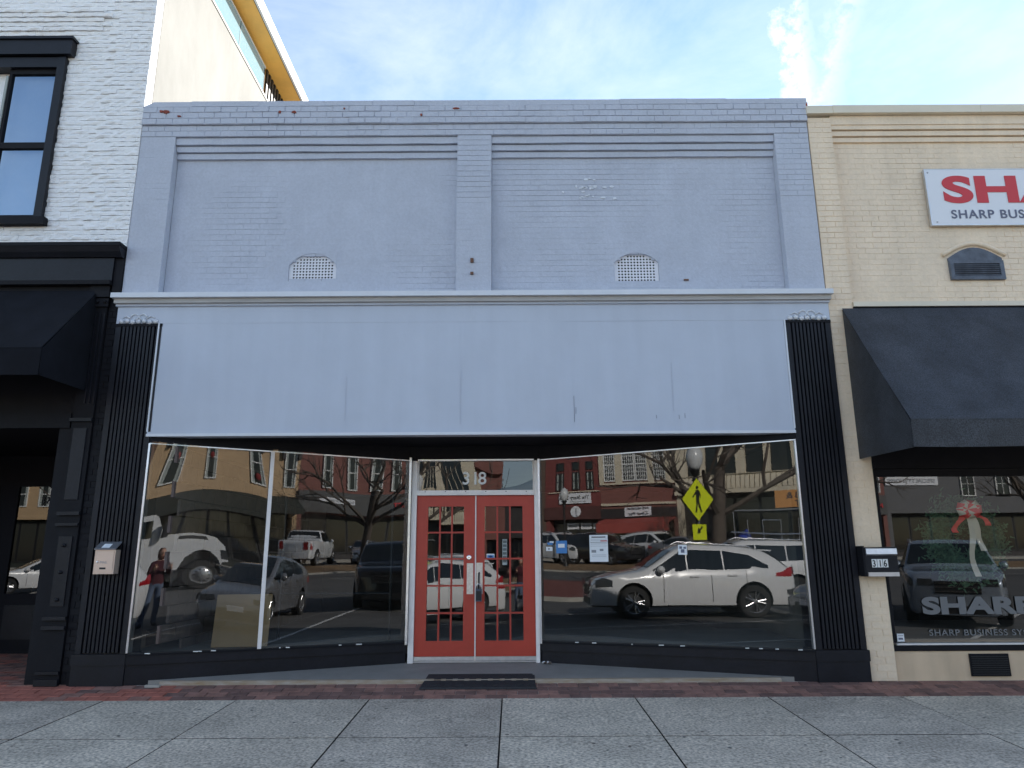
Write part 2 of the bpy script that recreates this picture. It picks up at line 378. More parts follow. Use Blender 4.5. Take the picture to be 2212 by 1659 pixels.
def courses(x0, x1, z0, z1, yfun, L_=0.212, H_=0.0748, gap=0.009, gx=None, cut=None, nk=4, phase=0, kfun=None):
    out = []; n = int(round((z1 - z0) / H_)); H = (z1 - z0) / n
    for j in range(n):
        zc = z0 + (j + 0.5) * H; x = x0 - (L_ * 0.5 if (j + phase) % 2 else 0) - random.uniform(0, 0.03)
        while x < x1:
            gg = gap if gx is None else gx; a, b = max(x, x0) + gg / 2, min(x + L_, x1) - gg / 2
            for (ca, cb) in (cut(zc) if cut else []):
                if a < ca < b: b = ca if ca - a > b - cb or b <= cb else b
                if ca <= a < cb: a = cb
                if ca < b <= cb: b = ca
            if b - a > 0.035:
                k = kfun((a + b) / 2, zc) if kfun else random.randrange(nk)
                out.append(((a + b) / 2, yfun((a + b) / 2, zc), zc, b - a, H - gap, k))
            x += L_
    return out
def vnoise(x, z, s=1.0, seed=0):
    from mathutils import noise
    return noise.noise(Vector((x * s + seed, z * s, seed * 1.7)))

# ================================================================== GROUND
def swz(y):   # sidewalk height, falling to the street
    return 0.036 + 0.032 * (y + 0.45)
def ground():
    b = MB(); b.box(-400, 400, -400, 400, -3.0, -2.0, M_mulch)
    b = MB()
    def fn(u, v):
        return (-300 + 600 * u, -5.1 - 340 * v, -0.27 if v < .001 else -0.27)
    b = MB()
    prof = [(-5.05, -0.26), (-12, -0.20), (-20, -0.10), (-30, 0.02), (-38, 0.12), (-41.5, 0.16), (-340, 0.3)]
    vs = []
    for (y, z) in prof: vs += [(-300, y, z), (300, y, z)]
    b.add(vs, [(2 * i, 2 * i + 1, 2 * i + 3, 2 * i + 2) for i in range(len(prof) - 1)], M_asphalt)
    b.build('road', kind='structure')
    b = MB(); b.add([(-300, 0.3, -0.05), (300, 0.3, -0.05), (300, 400, -0.05), (-300, 400, -0.05)], [(0, 1, 2, 3)], M_mulch)
    b.build('ground', kind='structure')
ground()
def road_z(y):
    prof = [(-5.05, -0.26), (-12, -0.20), (-20, -0.10), (-30, 0.02), (-38, 0.12), (-41.5, 0.16), (-340, 0.3)]
    for (a, za), (c, zc) in zip(prof, prof[1:]):
        if c <= y <= a: return za + (zc - za) * (y - a) / (c - a)
    return 0.0
def sidewalk():
    root = bpy.data.objects.new('sidewalk', None); C.objects.link(root); root['kind'] = 'structure'; WORLD[root] = Vector((0, 0, 0))
    b = MB()   # dark bed under the joints
    b.add([(-40, -0.45, swz(-0.45) - 0.02), (40, -0.45, swz(-0.45) - 0.02), (40, -4.9, swz(-4.9) - 0.02), (-40, -4.9, swz(-4.9) - 0.02)], [(0, 1, 2, 3)], M_joint)
    b.build('joint_bed', root)
    xs = [-0.12 + 1.378 * i for i in range(-14, 15)]; ys = [-0.45, -1.88, -3.31, -4.74]
    for i in range(len(xs) - 1):
        for j in range(3):
            x0, x1, y0, y1 = xs[i] + 0.007, xs[i + 1] - 0.007, ys[j] - 0.011, ys[j + 1] + 0.011
            dz = random.uniform(-0.002, 0.002); e = 0.003
            mb = MB()
            def P(x, y, d): return (x, y, swz(y) + dz + d)
            top = [P(x0 + e, y0 - e, 0), P(x1 - e, y0 - e, 0), P(x1 - e, y1 + e, 0), P(x0 + e, y1 + e, 0)]
            mid = [P(x0, y0, -e), P(x1, y0, -e), P(x1, y1, -e), P(x0, y1, -e)]
            bot = [P(x0, y0, -0.05), P(x1, y0, -0.05), P(x1, y1, -0.05), P(x0, y1, -0.05)]
            fs = [(0, 1, 2, 3)] + [(k, 4 + k, 4 + (k + 1) % 4, (k + 1) % 4) for k in range(4)] + []
            mb.add(top + mid, fs, (M_concrete, M_concrete_b, M_concrete_c)[(i * 5 + j * 3) % 3]); mb.add(mid + bot, [(k, 4 + k, 4 + (k + 1) % 4, (k + 1) % 4) for k in range(4)], M_joint); mb.build('paving_slab', root)
    # brick strip along the buildings
    mb = MB(); mb.add([(-40, -0.45, 0.026), (40, -0.45, 0.026), (40, 0.02, 0.106), (-40, 0.02, 0.106)], [(0, 1, 2, 3)], M_mortar)
    mb.add([(-40, 0.02, 0.108), (-4.93, 0.02, 0.108), (-4.93, 2.6, 0.158), (-40, 2.6, 0.158)], [(0, 1, 2, 3)], M_mortar)
    mb.build('paver_bed', root)
    kinds = []
    for q in range(3):
        for s_ in range(2):
            rr = random.Random(q * 7 + s_); e = 0.04
            vs = []
            for z, ins in ((-0.02, 0), (0.0, 0), (0.004, e)):
                for (sx, sy) in ((-1, -1), (1, -1), (1, 1), (-1, 1)):
                    vs.append((sx * (0.5 - ins * 0.5), sy * (0.5 - ins), z + rr.uniform(-0.0008, 0.0008)))
            fs = [(8, 9, 10, 11)] + [(a + k, a + (k + 1) % 4, a + 4 + (k + 1) % 4, a + 4 + k) for a in (0, 4) for k in range(4)]
            me = bpy.data.meshes.new('brick'); me.from_pydata(vs, [], fs); me.materials.append(M_paver[q]); me.update(); kinds.append((me, vs, fs))
    cells = []
    rows = [(-0.395, 0), (-0.285, 0), (-0.175, 0), (-0.065, 0)]
    for r_, (yc, _) in enumerate(rows):
        x = -9.2 + (0.11 if r_ % 2 else 0)
        while x < 9.2:
            q = 0 if random.random() < 0.5 else 1
            if x < -3.6 and random.random() < 0.7: q = 2
            cells.append((x, yc, 0.031 + 0.17 * (yc + 0.45), 0.213, 0.104, q * 2 + random.randrange(2), 0.17)); x += 0.22
    r_ = 0; yc = 0.05
    while yc < 2.5:
        x = -9.0 + (0.11 if r_ % 2 else 0)
        while x < -5.0:
            cells.append((x, yc, 0.113 + 0.019 * (yc), 0.213, 0.104, random.choice((0, 0, 2, 4)) + random.randrange(2), 0.019)); x += 0.22
        yc += 0.11; r_ += 1
    cells.sort(key=lambda c: (Vector(c[:3]) - CAMP).length)
    for (x, y, z, w, d, k, sl) in cells[:300]:
        o = bpy.data.objects.new('brick', kinds[k][0]); C.objects.link(o); o.parent = root
        o.location = (x, y, z + random.uniform(-0.001, 0.002)); o.scale = (w, d, 1); o.rotation_euler = (math.atan(sl), 0, 0)
    mb = MB()
    for (x, y, z, w, d, k, sl) in cells[300:]:
        me, vs, fs = kinds[k]
        mb.add([(x + a * w, y + b_ * d, z + c_ + b_ * d * sl) for a, b_, c_ in vs], fs, me.materials[0])
    mb.build('brick_paving', root, kind='stuff')
    # kerb
    mb = MB(); mb.hexa([(-60, -5.05, -0.35), (60, -5.05, -0.35), (60, -4.75, -0.35), (-60, -4.75, -0.35)],
                       [(-60, -5.03, -0.108), (60, -5.03, -0.108), (60, -4.75, -0.104), (-60, -4.75, -0.104)], M_kerb)
    mb.build('kerb', root)
sidewalk()
M_gum = mat('old_gum', (0.10, 0.10, 0.10), 0.8)
def spots():
    rnd = random.Random(11); root = bpy.data.objects['sidewalk']
    b = MB()
    for k in range(130):
        x = rnd.uniform(-5.5, 5.8); y = rnd.uniform(-4.2, -0.5); r_ = rnd.uniform(0.006, 0.020); z = swz(y) + 0.0035; n = 8
        b.add([(x + r_ * math.cos(2 * PI * i / n) * rnd.uniform(.7, 1.1), y + r_ * math.sin(2 * PI * i / n) * rnd.uniform(.7, 1.1), z + 0.032 * 0) for i in range(n)], [tuple(range(n))], M_gum if rnd.random() < .75 else M_bark)
    b.build('gum_spots', root, kind='stuff')
spots()

# ================================================================== GREY BUILDING
BX0, BX1, TOP = -4.87, 3.92, 7.37
ZF = 0.11
REC = 0.92
gb = thing('shop_building', 'blue grey painted brick shop with red double doors set back between angled show windows', 'building', (-0.475, 0.5, 0.1))
def arch_cut(cx, hw, zb, zs, zt):   # opening: straight to zs then segmental arch to zt
    rise = zt - zs; rad = (hw * hw + rise * rise) / (2 * rise)
    def f(z):
        if z < zb or z > zt: return []
        if z <= zs: return [(cx - hw, cx + hw)]
        d = z - (zt - rad); w = math.sqrt(max(0, rad * rad - d * d)); return [(cx - w, cx + w)]
    return f, rad
V1 = dict(cx=-2.54, hw=0.305, zb=4.885, zs=5.10, zt=5.262)
V2 = dict(cx=1.60, hw=0.285, zb=4.865, zs=5.11, zt=5.245)
def grey_building():
    # backing walls: pieces butt, openings left for the vents
    PY = 0.125; rec = 0.006
    b = MB()
    def panel(xa, xb, V, mb):
        y0, y1 = PY + rec, 0.42
        mb.box(xa, V['cx'] - V['hw'], y0, y1, 4.62, 6.60, M_grey)
        mb.box(V['cx'] + V['hw'], xb, y0, y1, 4.62, 6.60, M_grey)
        mb.box(V['cx'] - V['hw'], V['cx'] + V['hw'], y0, y1, 4.62, V['zb'], M_grey)
        mb.box(V['cx'] - V['hw'], V['cx'] + V['hw'], y0, y1, V['zt'] + 0.03, 6.60, M_grey)
        n = 12; rise = V['zt'] - V['zs']; rad = (V['hw'] ** 2 + rise ** 2) / (2 * rise)
        for i in range(n):
            xa_ = V['cx'] - V['hw'] + 2 * V['hw'] * i / n; xb_ = V['cx'] - V['hw'] + 2 * V['hw'] * (i + 1) / n
            za = V['zt'] - rad + math.sqrt(max(0, rad ** 2 - (xa_ - V['cx']) ** 2)); zb = V['zt'] - rad + math.sqrt(max(0, rad ** 2 - (xb_ - V['cx']) ** 2)); zt = V['zt'] + 0.03
            y_ = PY - 0.001
            mb.hexa([(xa_, y_, za), (xb_, y_, zb), (xb_, y1, zb), (xa_, y1, za)], [(xa_, y_, zt), (xb_, y_, zt), (xb_, y1, zt), (xa_, y1, zt)], M_grey)
    m1 = MB(); panel(-4.41, -0.70, V1, m1); panel(-0.25, 3.47, V2, m1)
    m1.build('recessed_wall_panel', gb)
    b = MB()
    for xa, xb in ((BX0 + 0.003, -4.415), (-0.698, -0.252), (3.472, BX1 - 0.003)): part('pier_core', gb, M_grey, (xa, xb, rec, 0.42, 4.62, 6.87))
    b = MB(); b.box(BX0 + 0.003, BX1 - 0.003, rec - 0.03, 0.42, 7.035, TOP - 0.075, M_grey)
    b.box(BX0 + 0.003, BX1 - 0.003, rec, 0.42, 6.872, 7.033, M_grey)
    b.build('parapet_core', gb)
    b = MB(); b.box(-4.413, -0.70, 0.2, 0.42, 6.6, 6.872, M_grey); b.box(-0.25, 3.47, 0.2, 0.42, 6.6, 6.872, M_grey); b.build('wall_core', gb)
    # corbel courses
    for (xa, xb) in ((-4.41, -0.70), (-0.25, 3.47)):
        for k, (z0, z1, y) in enumerate(((6.595, 6.672, 0.093), (6.682, 6.76, 0.062), (6.772, 6.865, 0.030))):
            mb = MB(); n = 18; pts = []
            for i in range(n):
                x_a = xa + (xb - xa) * i / n; x_b = xa + (xb - xa) * (i + 1) / n
                w = [random.uniform(-0.0035, 0.0035) for _ in range(2)] if False else None
            zs = [random.uniform(-0.004, 0.004) for _ in range(n + 1)]; ys = [random.uniform(-0.002, 0.003) for _ in range(n + 1)]
            for i in range(n):
                x_a = xa + (xb - xa) * i / n; x_b = xa + (xb - xa) * (i + 1) / n
                mb.hexa([(x_a, y + ys[i], z0 + zs[i]), (x_b, y + ys[i + 1], z0 + zs[i + 1]), (x_b, 0.2, z0), (x_a, 0.2, z0)],
                        [(x_a, y + ys[i], z1), (x_b, y + ys[i + 1], z1), (x_b, 0.2, z1), (x_a, 0.2, z1)], M_grey)
            mb.build('corbel_course', gb)
            part('corbel_joint', gb, M_grey, (xa, xb, y + 0.028, 0.2, z1, z1 + 0.010))
    # bricks
    kinds = [brick_mesh('plain', M_grey, 0.0010, s) for s in range(5)] + [brick_mesh('plain', M_red_brickchip, 0.006, 9)]
    c1, _ = arch_cut(**V1); c2, _ = arch_cut(**V2)
    def cut(z): return c1(z) + c2(z)
    def ypan(x, z):
        n_ = vnoise(x, z, 0.7, 3) + 0.5 * vnoise(x, z, 2.5, 8)
        n_ += (0.20 if x > 0 else -0.12) + (0.25 if z > 5.9 else -0.02)
        return PY + rec - 0.0003 - 0.0058 * max(0, min(1, n_)) - random.uniform(0, 0.0003)
    def ypier(x, z):
        n_ = vnoise(x, z, 0.9, 5) + (0.7 if z > 6.0 else 0) + (0.15 if x > -1 else -0.4)
        return rec - 0.0004 - 0.0050 * max(0, min(1, n_)) - random.uniform(0, 0.001)
    br = []
    kf = lambda x, z: random.randrange(5)
    br += courses(-4.41, -0.70, 4.62, 6.585, ypan, cut=cut, kfun=kf, gap=0.005)
    br += courses(-0.25, 3.47, 4.62, 6.585, ypan, cut=cut, kfun=kf, gap=0.006)
    for xa, xb in ((BX0, -4.41), (-0.70, -0.25), (3.47, BX1)):
        br += courses(xa, xb, 4.62, 6.87, ypier, kfun=kf, L_=0.2255 if xb - xa < 0.46 else 0.23)
    def ypar(x, z): return rec - 0.03 - 0.004 - 0.009 * max(0, min(1, vnoise(x, z, 1.6, 2) + 0.5)) - random.uniform(0, 0.003)
    def ypar2(x, z): return rec - 0.004 - 0.007 * max(0, min(1, vnoise(x, z, 1.6, 2) + 0.4)) - random.uniform(0, 0.002)
    chips = []
    for (cx_, cz_, w_, h_) in ((-4.56, 7.215, .055, .026), (-4.62, 7.222, .03, .02), (-3.05, 7.20, .022, .024), (-2.86, 7.20, .04, .02), (-1.18, 7.15, .018, .022), (-0.72, 7.24, .05, .014), (-4.38, 7.15, .03, .012), (-2.2, 7.25, .015, .015)):
        b = MB(); n = 9; b.prism([(cx_ + w_ * math.cos(2 * PI * i / n) * random.uniform(.6, 1), -0.0455, cz_ + h_ * math.sin(2 * PI * i / n) * random.uniform(.6, 1)) for i in range(n)], (0, 0.02, 0), M_red_brickchip); b.build('bare_brick_chip', gb)
    def kchip(x, z):
        for (a, c) in chips:
            if abs(x - a) < 0.10 and abs(z - c) < 0.04: return 5
        return random.randrange(5)
    br += courses(BX0, BX1, 7.035, TOP - 0.075, ypar, gap=0.011, kfun=kchip)
    br += courses(BX0, BX1, 6.872, 7.031, ypar2, kfun=kf)
    lay(gb, br, kinds)
    # coping slabs on top with open joints
    x = BX0 - 0.01
    while x < BX1:
        w = min(random.uniform(0.5, 0.9), BX1 + 0.01 - x)
        mb = MB(); d = random.uniform(-0.004, 0.004)
        xa = x + 0.0008; 
        if x < BX0: mb.hexa([(xa, -0.032 + d, TOP - 0.075), (x + w - 0.0008, -0.032 + d, TOP - 0.075), (x + w - 0.0008, 0.45, TOP - 0.075), (xa, 0.45, TOP - 0.075)],
                            [(xa + 0.14, -0.028 + d, TOP), (x + w - 0.0008, -0.028 + d, TOP), (x + w - 0.0008, 0.45, TOP), (xa + 0.14, 0.45, TOP)], M_grey)
        else: mb.box(xa, x + w - 0.0008, -0.032 + d, 0.45, TOP - 0.075, TOP + random.uniform(-0.004, 0.004), M_grey)
        mb.build('coping_stone', gb); x += w
    part('broken_corner_brick', gb, M_red_brickchip, (BX1 - 0.001, BX1 + 0.035, 0.0, 0.2, 7.16, 7.33))
    # drip ledge
    b = MB(); xa, xb = -4.925, 3.955
    b.prism([(xa, -0.13, 4.588), (xa, -0.13, 4.650), (xa, 0.13, 4.69), (xa, 0.13, 4.588)], (xb - xa, 0, 0), M_greylite)
    b.build('drip_ledge', gb)
    part('ledge_bed_moulding', gb, M_greytrim, (BX0 - 0.03, BX1 + 0.02, -0.085, 0.1, 4.53, 4.586))
    part('ledge_lower_bead', gb, M_greyflat, (BX0 - 0.02, BX1 + 0.01, -0.05, 0.1, 4.50, 4.533))
    # lower sheet panel
    def fn(u, v):
        x = -4.325 + 7.67 * u; z = 2.905 + (4.30 - 2.905) * v
        buck = 0.0025 * vnoise(x, z, 1.3, 4) + 0.0012 * vnoise(x, z, 4.0, 9)
        for sx in (-2.35, -0.62, 0.75, 2.0):
            buck -= 0.0022 * math.exp(-((x - sx) / 0.012) ** 2) * max(0, vnoise(sx, z, 1.5, 21) + 0.35)
        return (x, -0.022 + buck, z)
    b = MB(); b.grid(fn, 420, 40, M_greyflat); b.build('fascia_sheet', gb, smooth=True)
    part('fascia_sheet', gb, M_greyflat, (BX0, -0.5, -0.024, 0.05, 4.28, 4.5), (-0.499, BX1, -0.0245, 0.05, 4.28, 4.5))
    part('fascia_backing', gb, M_greyflat, (-4.325, 3.345, -0.012, 0.10, 2.87, 4.28))
    part('fascia_bottom_trim', gb, M_greylite, (-4.34, 3.36, -0.045, 0.0, 2.872, 2.905))
    part('fascia_bottom_bead', gb, M_greyflat, (-4.335, 3.355, -0.036, -0.012, 2.905, 2.93))
    part('fascia_edge_trim', gb, M_greylite, (-4.345, -4.327, -0.036, 0.02, 2.93, 4.28)); part('fascia_edge_trim', gb, M_greylite, (3.347, 3.364, -0.036, 0.02, 2.93, 4.28))
    # small cracks and bent slits in the sheet paint
    for (x, z0, z1) in ((0.74, 3.02, 3.34), (0.76, 3.12, 3.2), (-2.0, 3.05, 3.6), (-0.62, 3.0, 3.65), (1.93, 3.15, 3.75), (1.99, 3.05, 3.1), (1.72, 3.06, 3.1), (2.06, 3.06, 3.12)):
        part('seam_crack', gb, M_signgrey if z1 - z0 < .4 and x > 0 else M_grey, (x, x + 0.004, -0.0275, -0.0255, z0, z1))
    # painted ornaments above each pilaster
    for cx in (-4.595, 3.64):
        b = MB()
        for k in range(7):
            x = cx - 0.21 + 0.07 * k
            b.lathe([(0.0, -0.028), (0.022, -0.022), (0.036, 0.0)], (x, -0.025, 4.305 + 0.008 * math.sin(k * 2.1)), (0, 1, 0), M_greylite, 10)
        for sx in (-1, 1):
            pts = [(cx + sx * (0.05 + 0.045 * math.cos(a)), -0.030, 4.365 + 0.035 * math.sin(a)) for a in [i * 0.5 for i in range(10)]]
            b.tube(pts, 0.011, M_greylite, 6, 0.006)
            b.tube([(cx + sx * 0.10, -0.028, 4.345), (cx + sx * 0.15, -0.034, 4.375), (cx + sx * 0.20, -0.028, 4.35)], 0.010, M_greylite, 6, 0.005)
        b.build('capital_ornament', gb, smooth=True)
    # fluted pilasters
    for (xa, xb) in ((-4.868, -4.302), (3.358, 3.918)):
        root = part('pilaster', gb, M_black, (xa, xb, 0.0, 0.30, 0.44, 4.265))
        part('pilaster_edge', root, M_black, (xa, xa + 0.065, -0.028, 0.0, 0.44, 4.25)); part('pilaster_edge', root, M_black, (xb - 0.065, xb, -0.028, 0.0, 0.44, 4.25))
        n = 9; w = (xb - xa - 0.16) / n
        for k in range(n):
            c = xa + 0.08 + w * (k + 0.5); b = MB(); hw = w * 0.30
            b.prism([(c - hw - 0.006, 0.0, 0.452), (c - hw, -0.030, 0.452), (c + hw, -0.030, 0.452), (c + hw + 0.006, 0.0, 0.452)], (0, 0, 3.79), M_black)
            b.build('flute_rib', root)
        part('pilaster_cap', root, M_blackb, (xa - 0.004, xb + 0.004, -0.034, 0.02, 4.243, 4.279))
        part('pilaster_base_block', root, M_black, (xa - 0.012, xb + 0.01, -0.042, 0.30, 0.10, 0.32))
        part('pilaster_base_cap', root, M_black, (xa - 0.02, xb + 0.016, -0.055, 0.30, 0.322, 0.438))
    # screened attic vents
    for V in (V1, V2):
        b = MB(); cs = 0.0405; fcut, _ = arch_cut(**V); y = PY + 0.035; nxx = int(2 * V['hw'] / cs); 
        x0 = V['cx'] - nxx * cs / 2; nzz = int((V['zt'] - V['zb']) / cs) + 1
        for i in range(nxx):
            for j in range(nzz):
                cx, cz = x0 + (i + 0.5) * cs, V['zb'] + (j + 0.5) * cs
                sq = [(cx + a * cs / 2, cz + c * cs / 2) for a, c in ((-1, -1), (0, -1), (1, -1), (1, 0), (1, 1), (0, 1), (-1, 1), (-1, 0))]
                hr = 0.0132
                ho = [(cx + hr * math.cos(R(225 + 45 * k)), cz + hr * math.sin(R(225 + 45 * k))) for k in range(8)]
                vs = [(p[0], y, p[1]) for p in sq] + [(p[0], y, p[1]) for p in ho] + [(p[0], y + 0.01, p[1]) for p in ho]
                fs = [(k, (k + 1) % 8, 8 + (k + 1) % 8, 8 + k) for k in range(8)] + [(8 + k, 8 + (k + 1) % 8, 16 + (k + 1) % 8, 16 + k) for k in range(8)]
                iv = fcut(cz)
                solid = not iv or cx - hr < iv[0][0] + 0.02 or cx + hr > iv[0][1] - 0.02
                if solid: b.add([(p[0], y, p[1]) for p in (sq[0], sq[2], sq[4], sq[6])], [(0, 1, 2, 3)], M_ventwhite)
                else: b.add(vs, fs, M_ventwhite)
        v = b.build('vent_screen', gb)
        part('vent_void', v, M_hole, (V['cx'] - V['hw'], V['cx'] + V['hw'], y + 0.012, y + 0.05, V['zb'], V['zt']))
    for z in (4.91, 5.07):
        part('anchor_stub', gb, M_rust, (-0.515, -0.475, -0.02, 0.0, z, z + (0.03 if z < 5 else 0.055)))
    part('anchor_stub', gb, M_rust, (2.19, 2.25, PY - 0.012, PY, 4.86, 4.88))
    # patch of newer render on right panel, proud flakes
    for k in range(26):
        x = 1.02 + random.gauss(0, 0.12); z = 6.13 + random.gauss(0, 0.09)
        w, h = random.uniform(0.015, 0.05), random.uniform(0.008, 0.03); n = 6
        b = MB(); b.prism([(x + w * math.cos(2 * PI * i / n) * random.uniform(.6, 1), PY - 0.008, z + h * math.sin(2 * PI * i / n) * random.uniform(.6, 1)) for i in range(n)], (0, 0.006, 0), M_greylite)
        b.build('patch_flake', gb)
    # roof and side/back walls
    part('roof_deck', gb, M_roof, (BX0 + 0.01, BX1 - 0.01, 0.452, 16, 6.3, 6.4))
    part('side_wall', gb, M_grey, (BX1 - 0.2, BX1 - 0.005, 0.46, 16, 0, 6.298)); part('side_wall', gb, M_grey, (BX0 + 0.005, BX0 + 0.2, 0.46, 16, 0, 6.298))
    part('back_wall', gb, M_grey, (BX0 + 0.21, BX1 - 0.21, 15.8, 16, 0, 6.298))
    # soffit over the recess and header boards above each pane
    part('entry_soffit', gb, M_blackb, (-4.30, 3.36, 0.101, 1.25, 2.874, 2.95))
    part('shop_ceiling', gb, M_intwall, (-4.66, 3.70, 1.26, 15.7, 2.96, 3.05))
grey_building()

# --- show window geometry: panes stand on the two splayed sides of the entry
TILT = R(0.5)
PANES = {'R': ((0.34, REC), (3.33, 0.0), 88.0, 0.0), 'L1': ((-4.27, 0.0), (-2.97, 0.405), 65.0, 0.012), 'L2': ((-2.97, 0.405), (-1.32, REC), 90.0, 0.0)}
def topz(y): return 2.80 - (2.80 - 2.695) * y / REC
def silz(y): return 0.43 + 0.012 * y / REC
def pane(key):
    A, B, rad, c = PANES[key]; A = Vector((*A, 0)); B = Vector((*B, 0)); t = (B - A); W = t.length; t.normalize(); C0 = A + t * (W / 2)
    t = Matrix.Rotation(R({'L1': 3.6, 'L2': 3.0}.get(key, 0)), 3, 'Z') @ t
    n = Vector((t.y, -t.x, 0)); 
    if n.y > 0: n = -n
    n = Vector((n.x * math.cos(TILT), n.y * math.cos(TILT), -math.sin(TILT))); U = n.cross(t); U = U if U.z > 0 else -U
    Cc = C0 + Vector((0, 0, 1.6)); r02 = (W / 2) ** 2 + 1.15 ** 2
    b = MB(); ph = {'R': 0.3, 'L1': 1.1, 'L2': 2.3}[key]; amp = {'R': 0.00022, 'L1': 0.0006, 'L2': 0.0004}[key]
    def fn(u, v):
        a = (u - 0.5) * W; y = A.y + (B.y - A.y) * u
        h = (silz(y) - 0.01 - 1.6) + (topz(y) + 0.01 - silz(y) + 0.01) * v
        off = -(r02 - a * a - h * h) / (2 * rad) - c * h * a * a
        off += amp * math.sin(3.1 * a + ph * 3) * math.sin(2.6 * h + ph) + amp * 0.4 * math.sin(7 * a + 2 * h)
        return Cc + t * a + U * h + n * off
    b.grid(fn, 90, 72, G_shop)
    return b.build('window_pane', gb, smooth=True)
for k in ('L1', 'L2', 'R'): pane(k)
def slant_board(name, A, B, z0, z1, proud, depth, mt, sl0=0.0, sl1=0.0, parent=gb, zB=None):
    """board that follows the line A->B (xy), bottom z0(A..B), thickness from -proud (street side) to depth"""
    A = Vector(A); B = Vector(B); t = (B - A).normalized(); n = Vector((t.y, -t.x)); n = n if n.y < 0 else -n
    b = MB(); p = [A + n * proud, B + n * proud, B - n * depth, A - n * depth]
    za0, za1 = z0; zb0, zb1 = z1
    b.hexa([(p[0].x, p[0].y, za0), (p[1].x, p[1].y, zb0), (p[2].x, p[2].y, zb0), (p[3].x, p[3].y, za0)],
           [(p[0].x, p[0].y, za1), (p[1].x, p[1].y, zb1), (p[2].x, p[2].y, zb1), (p[3].x, p[3].y, za1)], mt)
    return b.build(name, parent)
def flr(y): return 0.15 + 0.055 * (y / REC)
for A, B in (((-4.30, -0.005), (-1.335, REC)), ((3.36, -0.005), (0.35, REC))):
    slant_board('bulkhead_panel', A, B, (0.10, 0.32), (0.15, 0.335), 0.015, 0.1, M_black)
    slant_board('bulkhead_cap', A, B, (0.321, 0.415), (0.336, 0.425), 0.04, 0.1, M_black)
    slant_board('window_sill', A, B, (0.416, 0.432), (0.426, 0.444), 0.052, 0.06, M_blackb)
    slant_board('window_header', A, B, (2.805, 2.873), (2.70, 2.873), 0.03, 0.1, M_blackb)
    slant_board('head_channel', A, B, (2.788, 2.800), (2.683, 2.695), 0.022, 0.02, M_alu)
    slant_board('sill_channel', A, B, (0.433, 0.446), (0.445, 0.458), 0.022, 0.02, M_iron)
def post(name, x, y, w, z0, z1, mt, d=0.03, ang=0.0, parent=gb):
    b = MB(); c, s = math.cos(ang), math.sin(ang)
    q = [(x + c * a - s * e, y + s * a + c * e) for a, e in ((-w / 2, -d), (w / 2, -d), (w / 2, d), (-w / 2, d))]
    b.hexa([(*p, z0) for p in q], [(*p, z1) for p in q], mt); return b.build(name, parent)
post('jamb_channel', -4.275, -0.012, 0.022, 0.45, 2.79, M_alu, 0.05); post('jamb_channel', 3.338, -0.012, 0.020, 0.45, 2.78, M_alu, 0.028)
post('window_mullion', -2.965, 0.40, 0.045, 0.44, 2.745, M_whiteframe, 0.055, 0.30)
post('jamb_channel', -1.318, REC - 0.03, 0.028, 0.42, 2.72, M_alu, 0.06); post('jamb_channel', 0.338, REC - 0.03, 0.026, 0.42, 2.70, M_alu, 0.025)
# sealant blobs and dead flies on the sill
for k in range(9):
    for (A, B) in (((-4.2, 0.0), (-1.4, 0.86)), ((0.45, 0.86), (3.25, 0.0))):
        u = random.random(); x = A[0] + (B[0] - A[0]) * u; y = A[1] + (B[1] - A[1]) * u - 0.02
        part('sealant_blob', gb, M_numwhite, (x, x + random.uniform(0.015, 0.06), y, y + 0.012, silz(y) + 0.002, silz(y) + 0.012))

# --- entry floor, step edge
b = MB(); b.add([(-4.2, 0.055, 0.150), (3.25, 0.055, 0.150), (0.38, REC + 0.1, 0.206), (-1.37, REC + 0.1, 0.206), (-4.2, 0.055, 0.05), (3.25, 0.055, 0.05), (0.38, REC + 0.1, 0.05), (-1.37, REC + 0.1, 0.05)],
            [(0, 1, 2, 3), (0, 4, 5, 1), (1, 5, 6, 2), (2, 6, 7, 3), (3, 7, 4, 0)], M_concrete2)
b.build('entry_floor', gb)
def edge():
    b = MB(); n = 60; xa, xb = -3.9, 2.95
    for i in range(n):
        x0 = xa + (xb - xa) * i / n; x1 = xa + (xb - xa) * (i + 1) / n
        def P(x): return 0.0 + 0.012 * vnoise(x, 0, 2.2, 6), 0.148 + 0.004 * vnoise(x, 0, 5, 1)
        (ya, za), (yb, zb) = P(x0), P(x1)
        b.hexa([(x0, ya - 0.02, 0.09), (x1, yb - 0.02, 0.09), (x1, 0.0545, 0.09), (x0, 0.0545, 0.09)], [(x0, ya, za), (x1, yb, zb), (x1, 0.0545, 0.1505), (x0, 0.0545, 0.1505)], M_worn)
    b.build('worn_step_edge', gb)
edge()
part('loose_chip', gb, M_kerb, (-4.02, -3.86, -0.10, -0.06, 0.10, 0.125))

